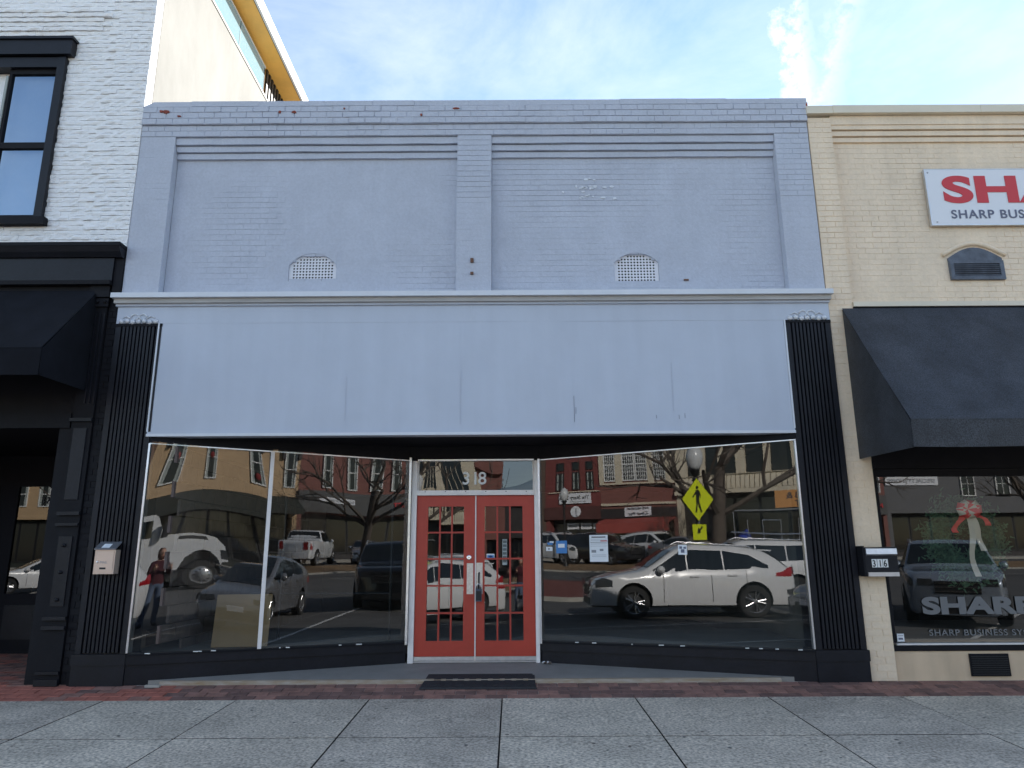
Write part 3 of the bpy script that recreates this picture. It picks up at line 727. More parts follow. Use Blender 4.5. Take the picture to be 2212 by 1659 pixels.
# --- double doors
def doors():
    y = REC
    for (xa, xb) in ((-1.30, -1.232), (0.278, 0.325)): part('door_frame_post', gb, M_whiteframe, (xa, xb, y - 0.05, y + 0.05, 0.2, 2.68))
    part('door_frame_post', gb, M_whiteframe, (-1.231, -1.215, y - 0.02, y + 0.04, 2.30, 2.68)); part('door_frame_post', gb, M_whiteframe, (0.262, 0.277, y - 0.02, y + 0.04, 2.30, 2.68))
    part('door_head', gb, M_whiteframe, (-1.231, 0.277, y - 0.065, y + 0.04, 2.235, 2.297))
    for k in range(6): part('head_screw', gb, M_iron, (-1.13 + k * 0.26, -1.12 + k * 0.26, y - 0.068, y - 0.064, 2.275, 2.285))
    part('transom_head', gb, M_alu, (-1.231, 0.277, y - 0.03, y + 0.04, 2.682, 2.702))
    part('entry_header', gb, M_blackb, (-1.33, 0.345, y - 0.02, y + 0.06, 2.703, 2.873))
    b = MB(); b.grid(lambda u, v: (-1.214 + 1.475 * u, y + 0.004 + 0.0011 * math.sin(5.5 * u + 1) * math.sin(2 + 3 * v) + 0.004 * v, 2.298 + 0.383 * v), 40, 16, G_shop)
    tr = b.build('transom_pane', gb, smooth=True)
    for q, (ch, x) in enumerate((('3', -0.655), ('1', -0.535), ('8', -0.445))): text('house_number_digit', gb, ch, M_numwhite, 0.225, (x - 0.004, y - 0.006, 2.38), ext=0.001, off=0.003)
    part('threshold', gb, M_alu, (-1.232, 0.278, y - 0.04, y + 0.06, 0.206, 0.222))
    leaves = [(-1.229, -0.484), (-0.466, 0.276)]
    part('astragal', gb, M_whiteframe, (-0.482, -0.468, y - 0.028, y + 0.02, 0.222, 2.233))
    for li, (xa, xb) in enumerate(leaves):
        gx0, gx1 = (-1.085, -0.625) if li == 0 else (-0.36, 0.125)
        gz0, gz1 = 0.455, 2.095
        d = part('door_leaf', gb, M_door, (xa, gx0, y - 0.02, y + 0.024, 0.275, 2.232), (gx1, xb, y - 0.02, y + 0.024, 0.275, 2.232),
                 (gx0, gx1, y - 0.02, y + 0.024, 0.275, gz0), (gx0, gx1, y - 0.02, y + 0.024, gz1, 2.232))
        part('kick_rail', d, M_alu, (xa, xb, y - 0.027, y + 0.02, 0.226, 0.272))
        w = (gx1 - gx0) / 3; h = (gz1 - gz0) / 5; mt = 0.011
        for i in (1, 2): part('muntin', d, M_doord, (gx0 + w * i - mt, gx0 + w * i + mt, y - 0.014, y + 0.014, gz0, gz1))
        for j in range(1, 5):
            for i in range(3):
                part('muntin', d, M_doord, (gx0 + w * i + (mt if i else 0), gx0 + w * (i + 1) - (mt if i < 2 else 0), y - 0.014, y + 0.014, gz0 + h * j - mt, gz0 + h * j + mt))
        for i in range(3):
            for j in range(5):
                x0, x1, z0, z1 = gx0 + w * i, gx0 + w * (i + 1), gz0 + h * j, gz0 + h * (j + 1)
                a, c_ = random.uniform(-0.0010, 0.0010), random.uniform(-0.0012, 0.0006)
                b = MB(); b.grid(lambda u, v: (x0 + (x1 - x0) * u, y + 0.003 + a * (u - .5) + (c_ - 0.0017) * (0.5 - v) + 0.0005 * (u - .5) ** 2 + 0.0006 * (v - .5) ** 2, z0 + (z1 - z0) * v), 5, 7, G_shop)
                b.build('door_pane', d, smooth=True)
        if li == 0:
            part('push_plate', d, M_brass, (-0.583, -0.502, y - 0.024, y - 0.02, 1.01, 1.385))
            b = MB(); b.lathe([(0.030, 0.0), (0.030, -0.008), (0.022, -0.012), (0.0, -0.012)], (-0.556, y - 0.02, 1.455), (0, 1, 0), M_chrome, 20); b.lathe([(0.008, -0.0125), (0.0, -0.014)], (-0.556, y - 0.02, 1.455), (0, 1, 0), M_iron, 8); b.build('deadbolt', d)
        else:
            part('pull_plate', d, M_brass, (-0.463, -0.384, y - 0.024, y - 0.02, 1.01, 1.39))
            b = MB(); b.tube([(-0.428, y - 0.024, 1.27), (-0.428, y - 0.065, 1.26), (-0.43, y - 0.075, 1.18), (-0.43, y - 0.065, 1.06), (-0.43, y - 0.024, 1.05)], 0.010, M_iron, 8); b.build('pull_handle', d, smooth=True)
doors()
pl = thing('padlock', 'dark blue grey lock box hanging from the pull handle of the right red door', 'lock box', (-0.43, REC - 0.08, 0.93))
b = MB(); b.box(-0.466, -0.392, REC - 0.105, REC - 0.065, 0.925, 1.075, mat('lockbox_blue_grey', (0.05, 0.065, 0.10), 0.5)); b.box(-0.459, -0.399, REC - 0.110, REC - 0.105, 0.94, 1.05, M_iron); b.build('lock_body', pl)
b = MB(); b.tube([(-0.452, REC - 0.085, 1.075), (-0.452, REC - 0.085, 1.12), (-0.43, REC - 0.085, 1.14), (-0.408, REC - 0.085, 1.12), (-0.408, REC - 0.085, 1.075)], 0.007, M_chrome, 8); b.build('shackle', pl, smooth=True)
def sticker(name, label, cat, x0, x1, z0, z1, y, mt, lines, A=None, B=None):
    """flat printed sheet fixed to glass; A->B gives the pane line"""
    def at(x, d):
        if A is None: return (x, y - d)
        u = (x - A[0]) / (B[0] - A[0]); yy = A[1] + (B[1] - A[1]) * u; return (x, yy - d)
    r_ = thing(name, label, cat, (*at((x0 + x1) / 2, 0.0), z0))
    def sheet(nm, xa, xb, za, zb, d, m_):
        b = MB(); p, q = at(xa, d), at(xb, d); p2, q2 = at(xa, d - 0.0012), at(xb, d - 0.0012)
        b.hexa([(*p, za), (*q, za), (*q2, za), (*p2, za)], [(*p, zb), (*q, zb), (*q2, zb), (*p2, zb)], m_); b.build(nm, r_)
    sheet('sheet', x0, x1, z0, z1, 0.006, mt)
    for (a, b_, c, d_, m_) in lines: sheet('printed_block', x0 + (x1 - x0) * a, x0 + (x1 - x0) * b_, z0 + (z1 - z0) * c, z0 + (z1 - z0) * d_, 0.0075, m_)
sticker('door_sticker', 'small pale blue badge sticker on a pane of the right red door', 'sticker', -0.335, -0.235, 1.43, 1.50, REC, M_paper, [(.08, .92, .25, .75, M_paperb), (.3, .7, .4, .6, M_paper)])
sticker('door_sticker', 'tall narrow white leaflet behind the middle column of the right door', 'leaflet', -0.135, -0.075, 1.36, 1.68, REC + 0.02, M_paper, [(.1, .9, .1 + .15 * k, .2 + .15 * k, M_inkgrey) for k in range(6)])
RA, RB = (0.34, REC), (3.33, 0.0)
NL = [(0.12, 0.88, 0.90, 0.94, M_ink)] + [(0.06, 0.94, 0.84 - 0.045 * k, 0.85 - 0.045 * k, M_inkgrey) for k in range(2)] + [(0.05, 0.95, 0.72, 0.735, M_ink), (0.05, 0.95, 0.66, 0.67, M_ink), (0.6, 0.97, 0.76, 0.79, M_inkred), (0.05, 0.95, 0.58, 0.59, M_inkgrey), (0.1, 0.35, 0.34, 0.44, M_inkgrey), (0.55, 0.75, 0.40, 0.48, M_inkgrey), (0.12, 0.9, 0.25, 0.26, M_inkgrey), (0.12, 0.9, 0.20, 0.21, M_inkgrey)]
sticker('posted_notice', 'large white printed notice taped inside the right show window', 'notice', 0.955, 1.175, 1.395, 1.72, 0, M_paper, NL, RA, RB)
sticker('posted_notice', 'blue sheet with a small white label in the right show window', 'notice', 0.545, 0.68, 1.50, 1.655, 0, M_paperb, [(.18, .78, .45, .75, M_paper)], RA, RB)
sticker('posted_notice', 'small white card left of the blue sheet in the right show window', 'card', 0.42, 0.50, 1.53, 1.58, 0, M_paper, [(.3, .6, .3, .7, M_inkgrey)], RA, RB)
sticker('posted_notice', 'blue and white triangular badge above the small white card', 'sticker', 0.43, 0.52, 1.60, 1.655, 0, M_ink, [(.1, .8, .1, .6, M_paperb), (.4, .95, .5, .9, M_paper)], RA, RB)
sticker('window_sticker', 'small white rounded alarm sticker alone high in the right show window', 'sticker', 1.985, 2.085, 1.475, 1.59, 0, M_paper, [(.3, .7, .2, .55, M_signgrey), (.15, .45, .6, .85, M_signgrey), (.6, .9, .6, .8, M_signgrey)], RA, RB)

# --- shop interior seen faintly through the glass
def interior():
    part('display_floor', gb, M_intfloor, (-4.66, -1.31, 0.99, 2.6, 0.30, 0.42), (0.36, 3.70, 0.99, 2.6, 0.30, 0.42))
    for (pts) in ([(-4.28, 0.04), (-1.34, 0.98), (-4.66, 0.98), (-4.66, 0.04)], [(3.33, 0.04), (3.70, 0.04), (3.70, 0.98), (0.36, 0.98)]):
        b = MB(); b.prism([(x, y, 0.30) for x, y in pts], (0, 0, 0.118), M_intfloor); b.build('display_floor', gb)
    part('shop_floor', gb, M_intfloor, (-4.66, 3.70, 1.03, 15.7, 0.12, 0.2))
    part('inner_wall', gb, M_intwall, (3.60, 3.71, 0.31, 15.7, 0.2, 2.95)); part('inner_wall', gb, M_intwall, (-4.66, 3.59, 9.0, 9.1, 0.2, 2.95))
    me = None; rnd = random.Random(3)
    for j in range(12):
        for i in range(14):
            y0 = 0.72 + i * 0.40 - (0.2 if j % 2 else 0); z0 = 0.43 + j * 0.203
            if me is None:
                mb = MB(); mb.box(-0.03, 0.0, 0.006, 0.394, 0.006, 0.197, M_block); first = mb.build('block', gb); me = first.data; o = first
            else:
                o = bpy.data.objects.new('block', me); C.objects.link(o); o.parent = gb
            o.location = Vector((-4.45 + rnd.uniform(-0.003, 0.003), y0, z0)) - WORLD[gb] if o is not first else Vector((-4.45, y0, z0)) 
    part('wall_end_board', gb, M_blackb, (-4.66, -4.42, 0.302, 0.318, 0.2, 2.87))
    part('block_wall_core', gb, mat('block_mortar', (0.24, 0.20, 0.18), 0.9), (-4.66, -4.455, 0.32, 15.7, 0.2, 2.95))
    rt = thing('cardboard_sheet', 'brown cardboard sheet propped on the display floor behind the far left pane', 'cardboard', (-3.2, 0.7, 0.42))
    b = MB(); b.hexa([(-3.62, 0.62, 0.425), (-2.98, 0.72, 0.425), (-2.98, 0.735, 0.425), (-3.62, 0.635, 0.425)], [(-3.62, 0.70, 1.03), (-2.98, 0.80, 1.03), (-2.98, 0.815, 1.03), (-3.62, 0.715, 1.03)], M_card); b.build('sheet', rt)
    rt = thing('steel_stand', 'thin bare metal rack frame standing inside the left show window', 'rack', (-2.0, 1.6, 0.42))
    b = MB(); b.tube([(-1.62, 1.4, 0.42), (-1.62, 1.4, 2.3)], 0.018, M_iron); b.build('upright', rt)
    b = MB(); b.tube([(-3.1, 1.5, 0.42), (-3.1, 1.5, 2.3)], 0.018, M_iron); b.build('upright', rt)
    b = MB(); b.tube([(-3.1, 1.5, 1.0), (-1.62, 1.4, 1.0)], 0.014, M_iron); b.build('crossbar', rt)
    b = MB(); b.tube([(-3.1, 1.5, 2.29), (-1.62, 1.4, 2.29)], 0.014, M_iron); b.build('crossbar', rt)
interior()

# --- door mat
rt = thing('door_mat', 'black rubber door mat lying half on the step before the red doors', 'mat', (-0.39, 0.0, 0.12))
b = MB(); b.hexa([(-1.02, -0.20, 0.083), (0.25, -0.20, 0.083), (0.22, 0.21, 0.158), (-0.97, 0.21, 0.158)], [(-1.01, -0.195, 0.102), (0.24, -0.195, 0.102), (0.21, 0.20, 0.178), (-0.96, 0.20, 0.178)], M_rubber); b.build('mat_base', rt)
for k in range(9):
    x = -0.88 + 0.13 * k; b = MB(); b.hexa([(x, -0.14, 0.110), (x + 0.075, -0.14, 0.110), (x + 0.075, 0.15, 0.165), (x, 0.15, 0.165)], [(x, -0.14, 0.117), (x + 0.075, -0.14, 0.117), (x + 0.075, 0.15, 0.172), (x, 0.15, 0.172)], M_rubber); b.build('tread_bar', rt)
rt = thing('litter', 'crumpled white and brown litter at the right foot of the red door frame', 'litter', (0.40, 0.80, 0.2))
b = MB()
for k in range(4):
    b.lathe([(0.0, 0), (0.02, 0.006), (0.03, 0.014), (0.012, 0.026), (0.0, 0.028)], (0.37 + 0.022 * k, 0.78 + 0.02 * random.random(), 0.202), (random.uniform(-.6, .6), random.uniform(-.5, .5), 1), (M_paper, M_bark)[k % 2], 7)
b.build('crumpled_paper', rt)

# --- left letter box on the fluted pilaster
rt = thing('letter_box', 'small stainless steel letter box with slanted lid on the left black pilaster', 'letter box', (-4.59, -0.08, 1.3))
M_ss = mat('brushed_stainless', (0.66, 0.52, 0.43), 0.35, 0.45, var=0.06, vscale=40, stretch=(1, 1, 12))
part('box_body', rt, M_ss, (-4.715, -4.485, -0.135, -0.031, 1.30, 1.565))
part('box_door', rt, M_ss, (-4.700, -4.500, -0.141, -0.135, 1.325, 1.548))
b = MB(); b.hexa([(-4.722, -0.155, 1.566), (-4.478, -0.155, 1.566), (-4.478, -0.031, 1.645), (-4.722, -0.031, 1.645)], [(-4.722, -0.155, 1.578), (-4.478, -0.155, 1.578), (-4.478, -0.031, 1.657), (-4.722, -0.031, 1.657)], M_cargrey); b.build('lid', rt)
b = MB(); b.hexa([(-4.65, -0.140, 1.5885), (-4.56, -0.140, 1.5885), (-4.56, -0.075, 1.630), (-4.65, -0.075, 1.630)], [(-4.65, -0.140, 1.590), (-4.56, -0.140, 1.590), (-4.56, -0.075, 1.632), (-4.65, -0.075, 1.632)], M_paper); b.build('white_label', rt)
part('name_slot', rt, M_iron, (-4.645, -4.575, -0.143, -0.141, 1.352, 1.372))
b = MB(); b.lathe([(0.010, 0), (0.010, -0.01), (0, -0.012)], (-4.672, -0.141, 1.43), (0, 1, 0), M_chrome, 12); b.build('cam_lock', rt)
text('embossed_word', rt, 'MAIL', M_inkgrey, 0.038, (-4.645, -0.1412, 1.415), ext=0.0008)

# ================================================================== WHITE BUILDING (left)
wb = thing('brick_building', 'white painted rough brick building with black ground floor left of the grey shop', 'building', (-8, 0.5, 0.1))
def white_building():
    WX0, WX1 = -12.0, BX0
    w0, w1, wz0, wz1 = -8.9, -6.0, 5.62, 8.12
    bk = 0.02
    part('wall_core', wb, M_white, (w1, WX1 - 0.005, bk, 0.10, 5.345, 9.6), (w0, w1, bk, 0.10, 5.345, wz0), (w0, w1, bk, 0.10, wz1, 9.6), (WX0, w0, bk, 0.10, 5.345, 9.6))
    kinds = [brick_mesh('rough', M_white, 0.016, s + 20) for s in range(14)]
    def yf(x, z):
        y = bk - 0.007 - random.uniform(0, 0.010)
        if x > -5.45: y -= 0.012
        if 8.52 < z < 8.86 and x < -5.5: y -= 0.02 + 0.014 * int((z - 8.52) / 0.085)
        return y
    def cut(z): return [(w0, w1 + 0.005)] if wz0 - 0.02 < z < wz1 + 0.25 else []
    br = courses(-7.6, WX1 - 0.002, 5.35, 9.55, yf, L_=0.205, H_=0.066, gap=0.005, gx=0.001, cut=lambda z: [(w0, w1 - (0.0 if z < wz1 else -0.10))] if wz0 - 0.03 < z < wz1 + 0.22 else [], nk=14)
    lay(wb, br, kinds)
    part('base_course', wb, M_white, (WX0, WX1 - 0.002, -0.012, 0.1, 5.315, 5.348))
    # sash windows with black casing: pair, the right one in view
    win = part('window', wb, M_black, (-6.088, -5.985, -0.055, 0.10, 5.70, 8.05), (-7.6, -6.088, -0.05, 0.10, 7.90, 8.05))
    part('sill', win, M_blackb, (-7.6, -5.925, -0.085, 0.10, 5.60, 5.70))
    part('lintel', win, M_black, (-7.6, -5.905, -0.095, 0.10, 8.07, 8.29)); part('lintel_cap', win, M_black, (-7.6, -5.885, -0.12, 0.10, 8.292, 8.33))
    part('sash_frame', win, M_blackb, (-6.125, -6.089, 0.0, 0.06, 5.701, 7.899), (-6.125 - 0.62, -6.125 - 0.585, 0.0, 0.06, 5.701, 7.899), (-6.71, -6.126, 0.0, 0.06, 7.83, 7.899), (-6.71, -6.126, 0.0, 0.06, 6.715, 6.80), (-6.71, -6.126, 0.0, 0.06, 5.701, 5.76))
    part('blind_strip', win, M_curtain, (-6.78, -6.75, -0.01, 0.03, 5.76, 7.8))
    for (z0, z1) in ((6.80, 7.83), (5.76, 6.715)):
        b = MB(); b.grid(lambda u, v: (-6.71 + 0.585 * u, 0.03, z0 + (z1 - z0) * v), 2, 2, G_upper); b.build('pane', win)
    part('room_void', wb, M_intwall, (-8.9, -6.126, 1.2, 1.3, 5.6, 8.1))
    part('room_light', wb, mat('ceiling_tube', (0.8, 0.9, 0.85), 0.5), (-6.60, -6.36, 0.5, 0.56, 5.88, 5.92), (-6.32, -6.18, 0.5, 0.55, 6.60, 6.62))
    # black cornice and fascia
    part('cornice_crown', wb, M_blackb, (WX0, WX1 - 0.004, -0.16, 0.2, 5.265, 5.312))
    b = MB(); b.prism([(WX0, -0.155, 5.262), (WX0, -0.12, 5.20), (WX0, -0.07, 5.145), (WX0, 0.2, 5.145), (WX0, 0.2, 5.262)], (WX1 - 0.01 - WX0, 0, 0), M_black); b.build('cornice_cove', wb)
    part('fascia_board', wb, M_black, (WX0, -4.985, -0.045, 0.2, 4.84, 5.14)); part('fascia_end', wb, M_blackb, (-4.98, WX1 - 0.004, -0.02, 0.2, 4.62, 5.14))
    part('fascia_lower_rail', wb, M_blackb, (WX0, -4.99, -0.075, 0.2, 4.785, 4.838))
    part('frieze', wb, M_blackb, (WX0, -5.15, 0.01, 0.2, 3.165, 4.783))
    part('door_beam', wb, M_blackb, (WX0, -5.27, -0.03, 0.2, 2.985, 3.163))
    # cast iron column
    col = part('iron_column', wb, M_blackb, (-5.255, -5.01, -0.02, 0.2, 0.1, 4.78))
    part('column_cap', col, M_blackb, (-5.17, -4.985, -0.06, -0.02, 4.62, 4.70)); part('column_cap', col, M_blackb, (-5.165, -4.99, -0.045, -0.02, 4.50, 4.605))
    for k in range(2):
        b = MB(); b.lathe([(0.022, 0), (0.018, -0.02), (0, -0.03)], (-5.12 + 0.09 * k, -0.045, 4.56), (0, 1, 0), M_blackb, 10); b.build('rosette', col)
    for k in range(3): part('column_reed', col, M_black, (-5.14 + 0.052 * k, -5.12 + 0.052 * k, -0.032, -0.02, 3.28, 4.42))
    for (z0, z1) in ((3.06, 3.10), (1.96, 2.0), (1.84, 1.87), (0.80, 0.84), (0.70, 0.74), (0.23, 0.26), (0.11, 0.18)): part('column_band', col, M_black, (-5.265, -5.005, -0.055, -0.02, z0, z1))
    for (z0, z1) in ((2.14, 2.98), (0.95, 1.72)): part('column_panel', col, M_black, (-5.215, -5.06, -0.032, -0.02, z0, z1))
    for z in (1.02, 1.32, 1.62):
        b = MB(); b.lathe([(0.022, 0), (0.020, -0.014), (0, -0.022)], (-5.14, -0.032, z), (0, 1, 0), M_black, 12); b.build('bolt_head', col, smooth=True)
    # narrow black brick strip between column and pilaster
    kb = [brick_mesh('plain', M_blackb, 0.006, s + 50) for s in range(4)]
    part('strip_core', wb, M_blackb, (-5.005, WX1 - 0.002, 0.012, 0.2, 0.1, 4.61))
    for (x, y, z, w, h, k) in courses(-5.005, WX1 - 0.003, 0.1, 4.6, lambda x, z: 0.006 - random.uniform(0, 0.004), L_=0.135, H_=0.075, gap=0.01, nk=4):
        o = bpy.data.objects.new('black_brick', kb[k][0]); C.objects.link(o); o.parent = wb; o.location = Vector((x, y, z)) - WORLD[wb]; o.scale = (w, 0.2, h)
    # recessed entry: door with glass
    part('jamb_trim', wb, M_blackb, (-5.40, -5.256, 0.0, 0.2, 0.12, 2.984))
    part('reveal_wall', wb, M_blackb, (-5.39, -5.26, 0.21, 2.6, 0.12, 2.984)); part('entry_ceiling', wb, M_blackb, (-9.0, -5.4, 0.21, 2.6, 2.99, 3.1))
    part('entry_left_wall', wb, M_blackb, (-9.1, -9.0, 0.21, 2.6, 0.12, 2.984))
    part('storefront_wall', wb, M_blackb, (-9.0, -7.60, 2.40, 2.6, 0.12, 2.984), (-7.60, -5.40, 2.40, 2.6, 2.60, 2.984), (-6.62, -5.40, 2.40, 2.6, 0.12, 2.6))
    dd = part('glass_door', wb, M_blackb, (-7.60, -7.37, 2.36, 2.42, 0.16, 2.6), (-6.80, -6.625, 2.36, 2.42, 0.16, 2.6), (-7.37, -6.80, 2.36, 2.42, 0.16, 0.98), (-7.37, -6.80, 2.36, 2.42, 2.52, 2.6))
    b = MB(); b.grid(lambda u, v: (-7.37 + 0.57 * u, 2.385 - 0.004 * v, 0.98 + 1.54 * v), 4, 8, glassmat('door_glass', 1.9, (0.35, 0.37, 0.35))); b.build('pane', dd)
    part('kick_panel', dd, M_black, (-7.33, -6.84, 2.345, 2.36, 0.35, 0.82))
    text('door_number', dd, '32', M_iron, 0.14, (-7.04, 2.37, 2.27), ext=0.001)
    part('room_wall', wb, M_hole, (-9.0, -5.4, 5.5, 5.6, 0.12, 2.984), (-9.1, -9.0, 2.61, 5.6, 0.12, 2.984), (-5.39, -5.3, 2.61, 5.6, 0.12, 2.984))
    part('room_ceiling', wb, M_hole, (-9.0, -5.4, 2.61, 5.5, 2.99, 3.1)); part('room_floor', wb, M_intfloor, (-9.0, -5.4, 2.61, 5.5, 0.05, 0.12))
    part('side_wall', wb, M_white, (WX0, -4.875, 0.101, 0.16, 5.35, 9.6))
white_building()
aw = thing('awning', 'black canvas awning over the left neighbour entry', 'awning', (-7, -0.4, 3.4))
def awning(rt, x0, x1, zt, zb, yo, zf, zfb, mt):
    n = int((x1 - x0) / 1.25) + 1
    def slope(u, v):
        x = x0 + (x1 - x0) * u; t = math.sin(PI * v); w_ = abs(math.sin(PI * (x1 - x) / 1.25))
        sag = 0.022 * t * w_ + 0.004 * vnoise(x, v, 3.0, 5) * t
        return (x, -0.013 + (yo + 0.013) * v + sag * 0.6, zt + (zf - zt) * v - sag)
    b = MB(); b.grid(slope, n * 10, 14, mt); b.build('sloped_canvas', rt, smooth=True)
    def val(u, v):
        x = x0 + (x1 - x0) * u; return (x, yo + 0.006 * v * math.sin(x * 5.1) + 0.003 * v * math.sin(x * 13), zf + (zfb + 0.004 * math.sin(x * 5.1) - zf) * v)
    b = MB(); b.grid(val, n * 10, 4, mt); b.build('valance', rt, smooth=True)
    part('valance_hem', rt, mt, (x0, x1, yo - 0.003, yo + 0.004, zf - 0.012, zf - 0.004))
    for k in range(n):
        x = x1 - 0.02 - 1.25 * k
        if x > x0: b = MB(); b.tube([(x, -0.02, zt - 0.03), (x, yo + 0.02, zf - 0.03)], 0.012, M_iron, 6); b.build('frame_rib', rt)
    for xe in (x0, x1 - 0.008):
        b = MB(); b.prism([(xe, -0.013, zt - 0.016), (xe, yo + 0.011, zf - 0.014), (xe, yo + 0.011, zfb), (xe, -0.013, zb)], (0.008, 0, 0), mt); b.build('end_panel', rt)
    b = MB()
    b.tube([(x0, yo + 0.03, zfb + 0.015), (x1, yo + 0.03, zfb + 0.015)], 0.012, M_iron); b.build('front_bar', rt)
awning(aw, -9.2, -5.15, 4.72, 3.44, -0.9, 3.73, 3.42, M_canvas)

# --- plastered side wall with roof terrace behind
rb = thing('plastered_building', 'tall cream plastered wall with glass balustrade and orange soffit behind the grey roof', 'building', (-6, 6, 0))
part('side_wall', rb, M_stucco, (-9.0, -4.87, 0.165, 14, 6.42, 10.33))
part('wall_capping', rb, M_fascia, (-5.0, -4.85, 0.165, 4.3, 10.331, 10.36))
b = MB()
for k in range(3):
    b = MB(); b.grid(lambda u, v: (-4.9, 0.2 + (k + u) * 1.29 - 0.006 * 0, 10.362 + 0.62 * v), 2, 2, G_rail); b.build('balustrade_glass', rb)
    part('glass_clip', rb, M_iron, (-4.905, -4.895, 0.2 + (k + 1) * 1.29 - 0.006, 0.2 + (k + 1) * 1.29 + 0.006, 10.362, 10.98))
part('top_rail', rb, M_fascia, (-4.92, -4.885, 0.2, 4.1, 10.985, 11.01))
part('roof_soffit', rb, M_orange, (-9.0, -4.545, 0.6, 11.0, 11.12, 11.17)); part('roof_fascia', rb, M_fascia, (-4.544, -4.50, 0.6, 11.0, 11.10, 11.36)); part('roof_drip', rb, M_iron, (-4.56, -4.545, 0.6, 11.0, 11.11, 11.12))
part('penthouse_wall', rb, M_iron, (-7.2, -6.9, 1.5, 11.0, 10.33, 11.11))
for k in range(8): part('timber_slat', rb, M_blacktrim, (-4.96, -4.93, 4.3 + 0.16 * k, 4.38 + 0.16 * k, 10.0, 11.115))
for k in range(5):
    rt = thing('weed', 'dry weed sprig on the grey parapet, ' + ('nearest the white brick', 'second from the white brick', 'middle of the five', 'second from the plaster end', 'furthest from the white brick')[k], 'weed', (-4.5 + 0.07 * k, 0.3, 7.37), group='dry weeds on the parapet')
    b = MB(); x = -4.62 + 0.10 * k
    for q in range(4):
        a = random.uniform(-0.5, 0.5); h = random.uniform(0.06, 0.16); b.tube([(x, 0.25, 7.37), (x + a * h * 0.5, 0.25, 7.37 + h * 0.6), (x + a * h * 1.3, 0.24, 7.37 + h)], 0.003, M_bark, 4, 0.001)
    b.build('stem', rt)

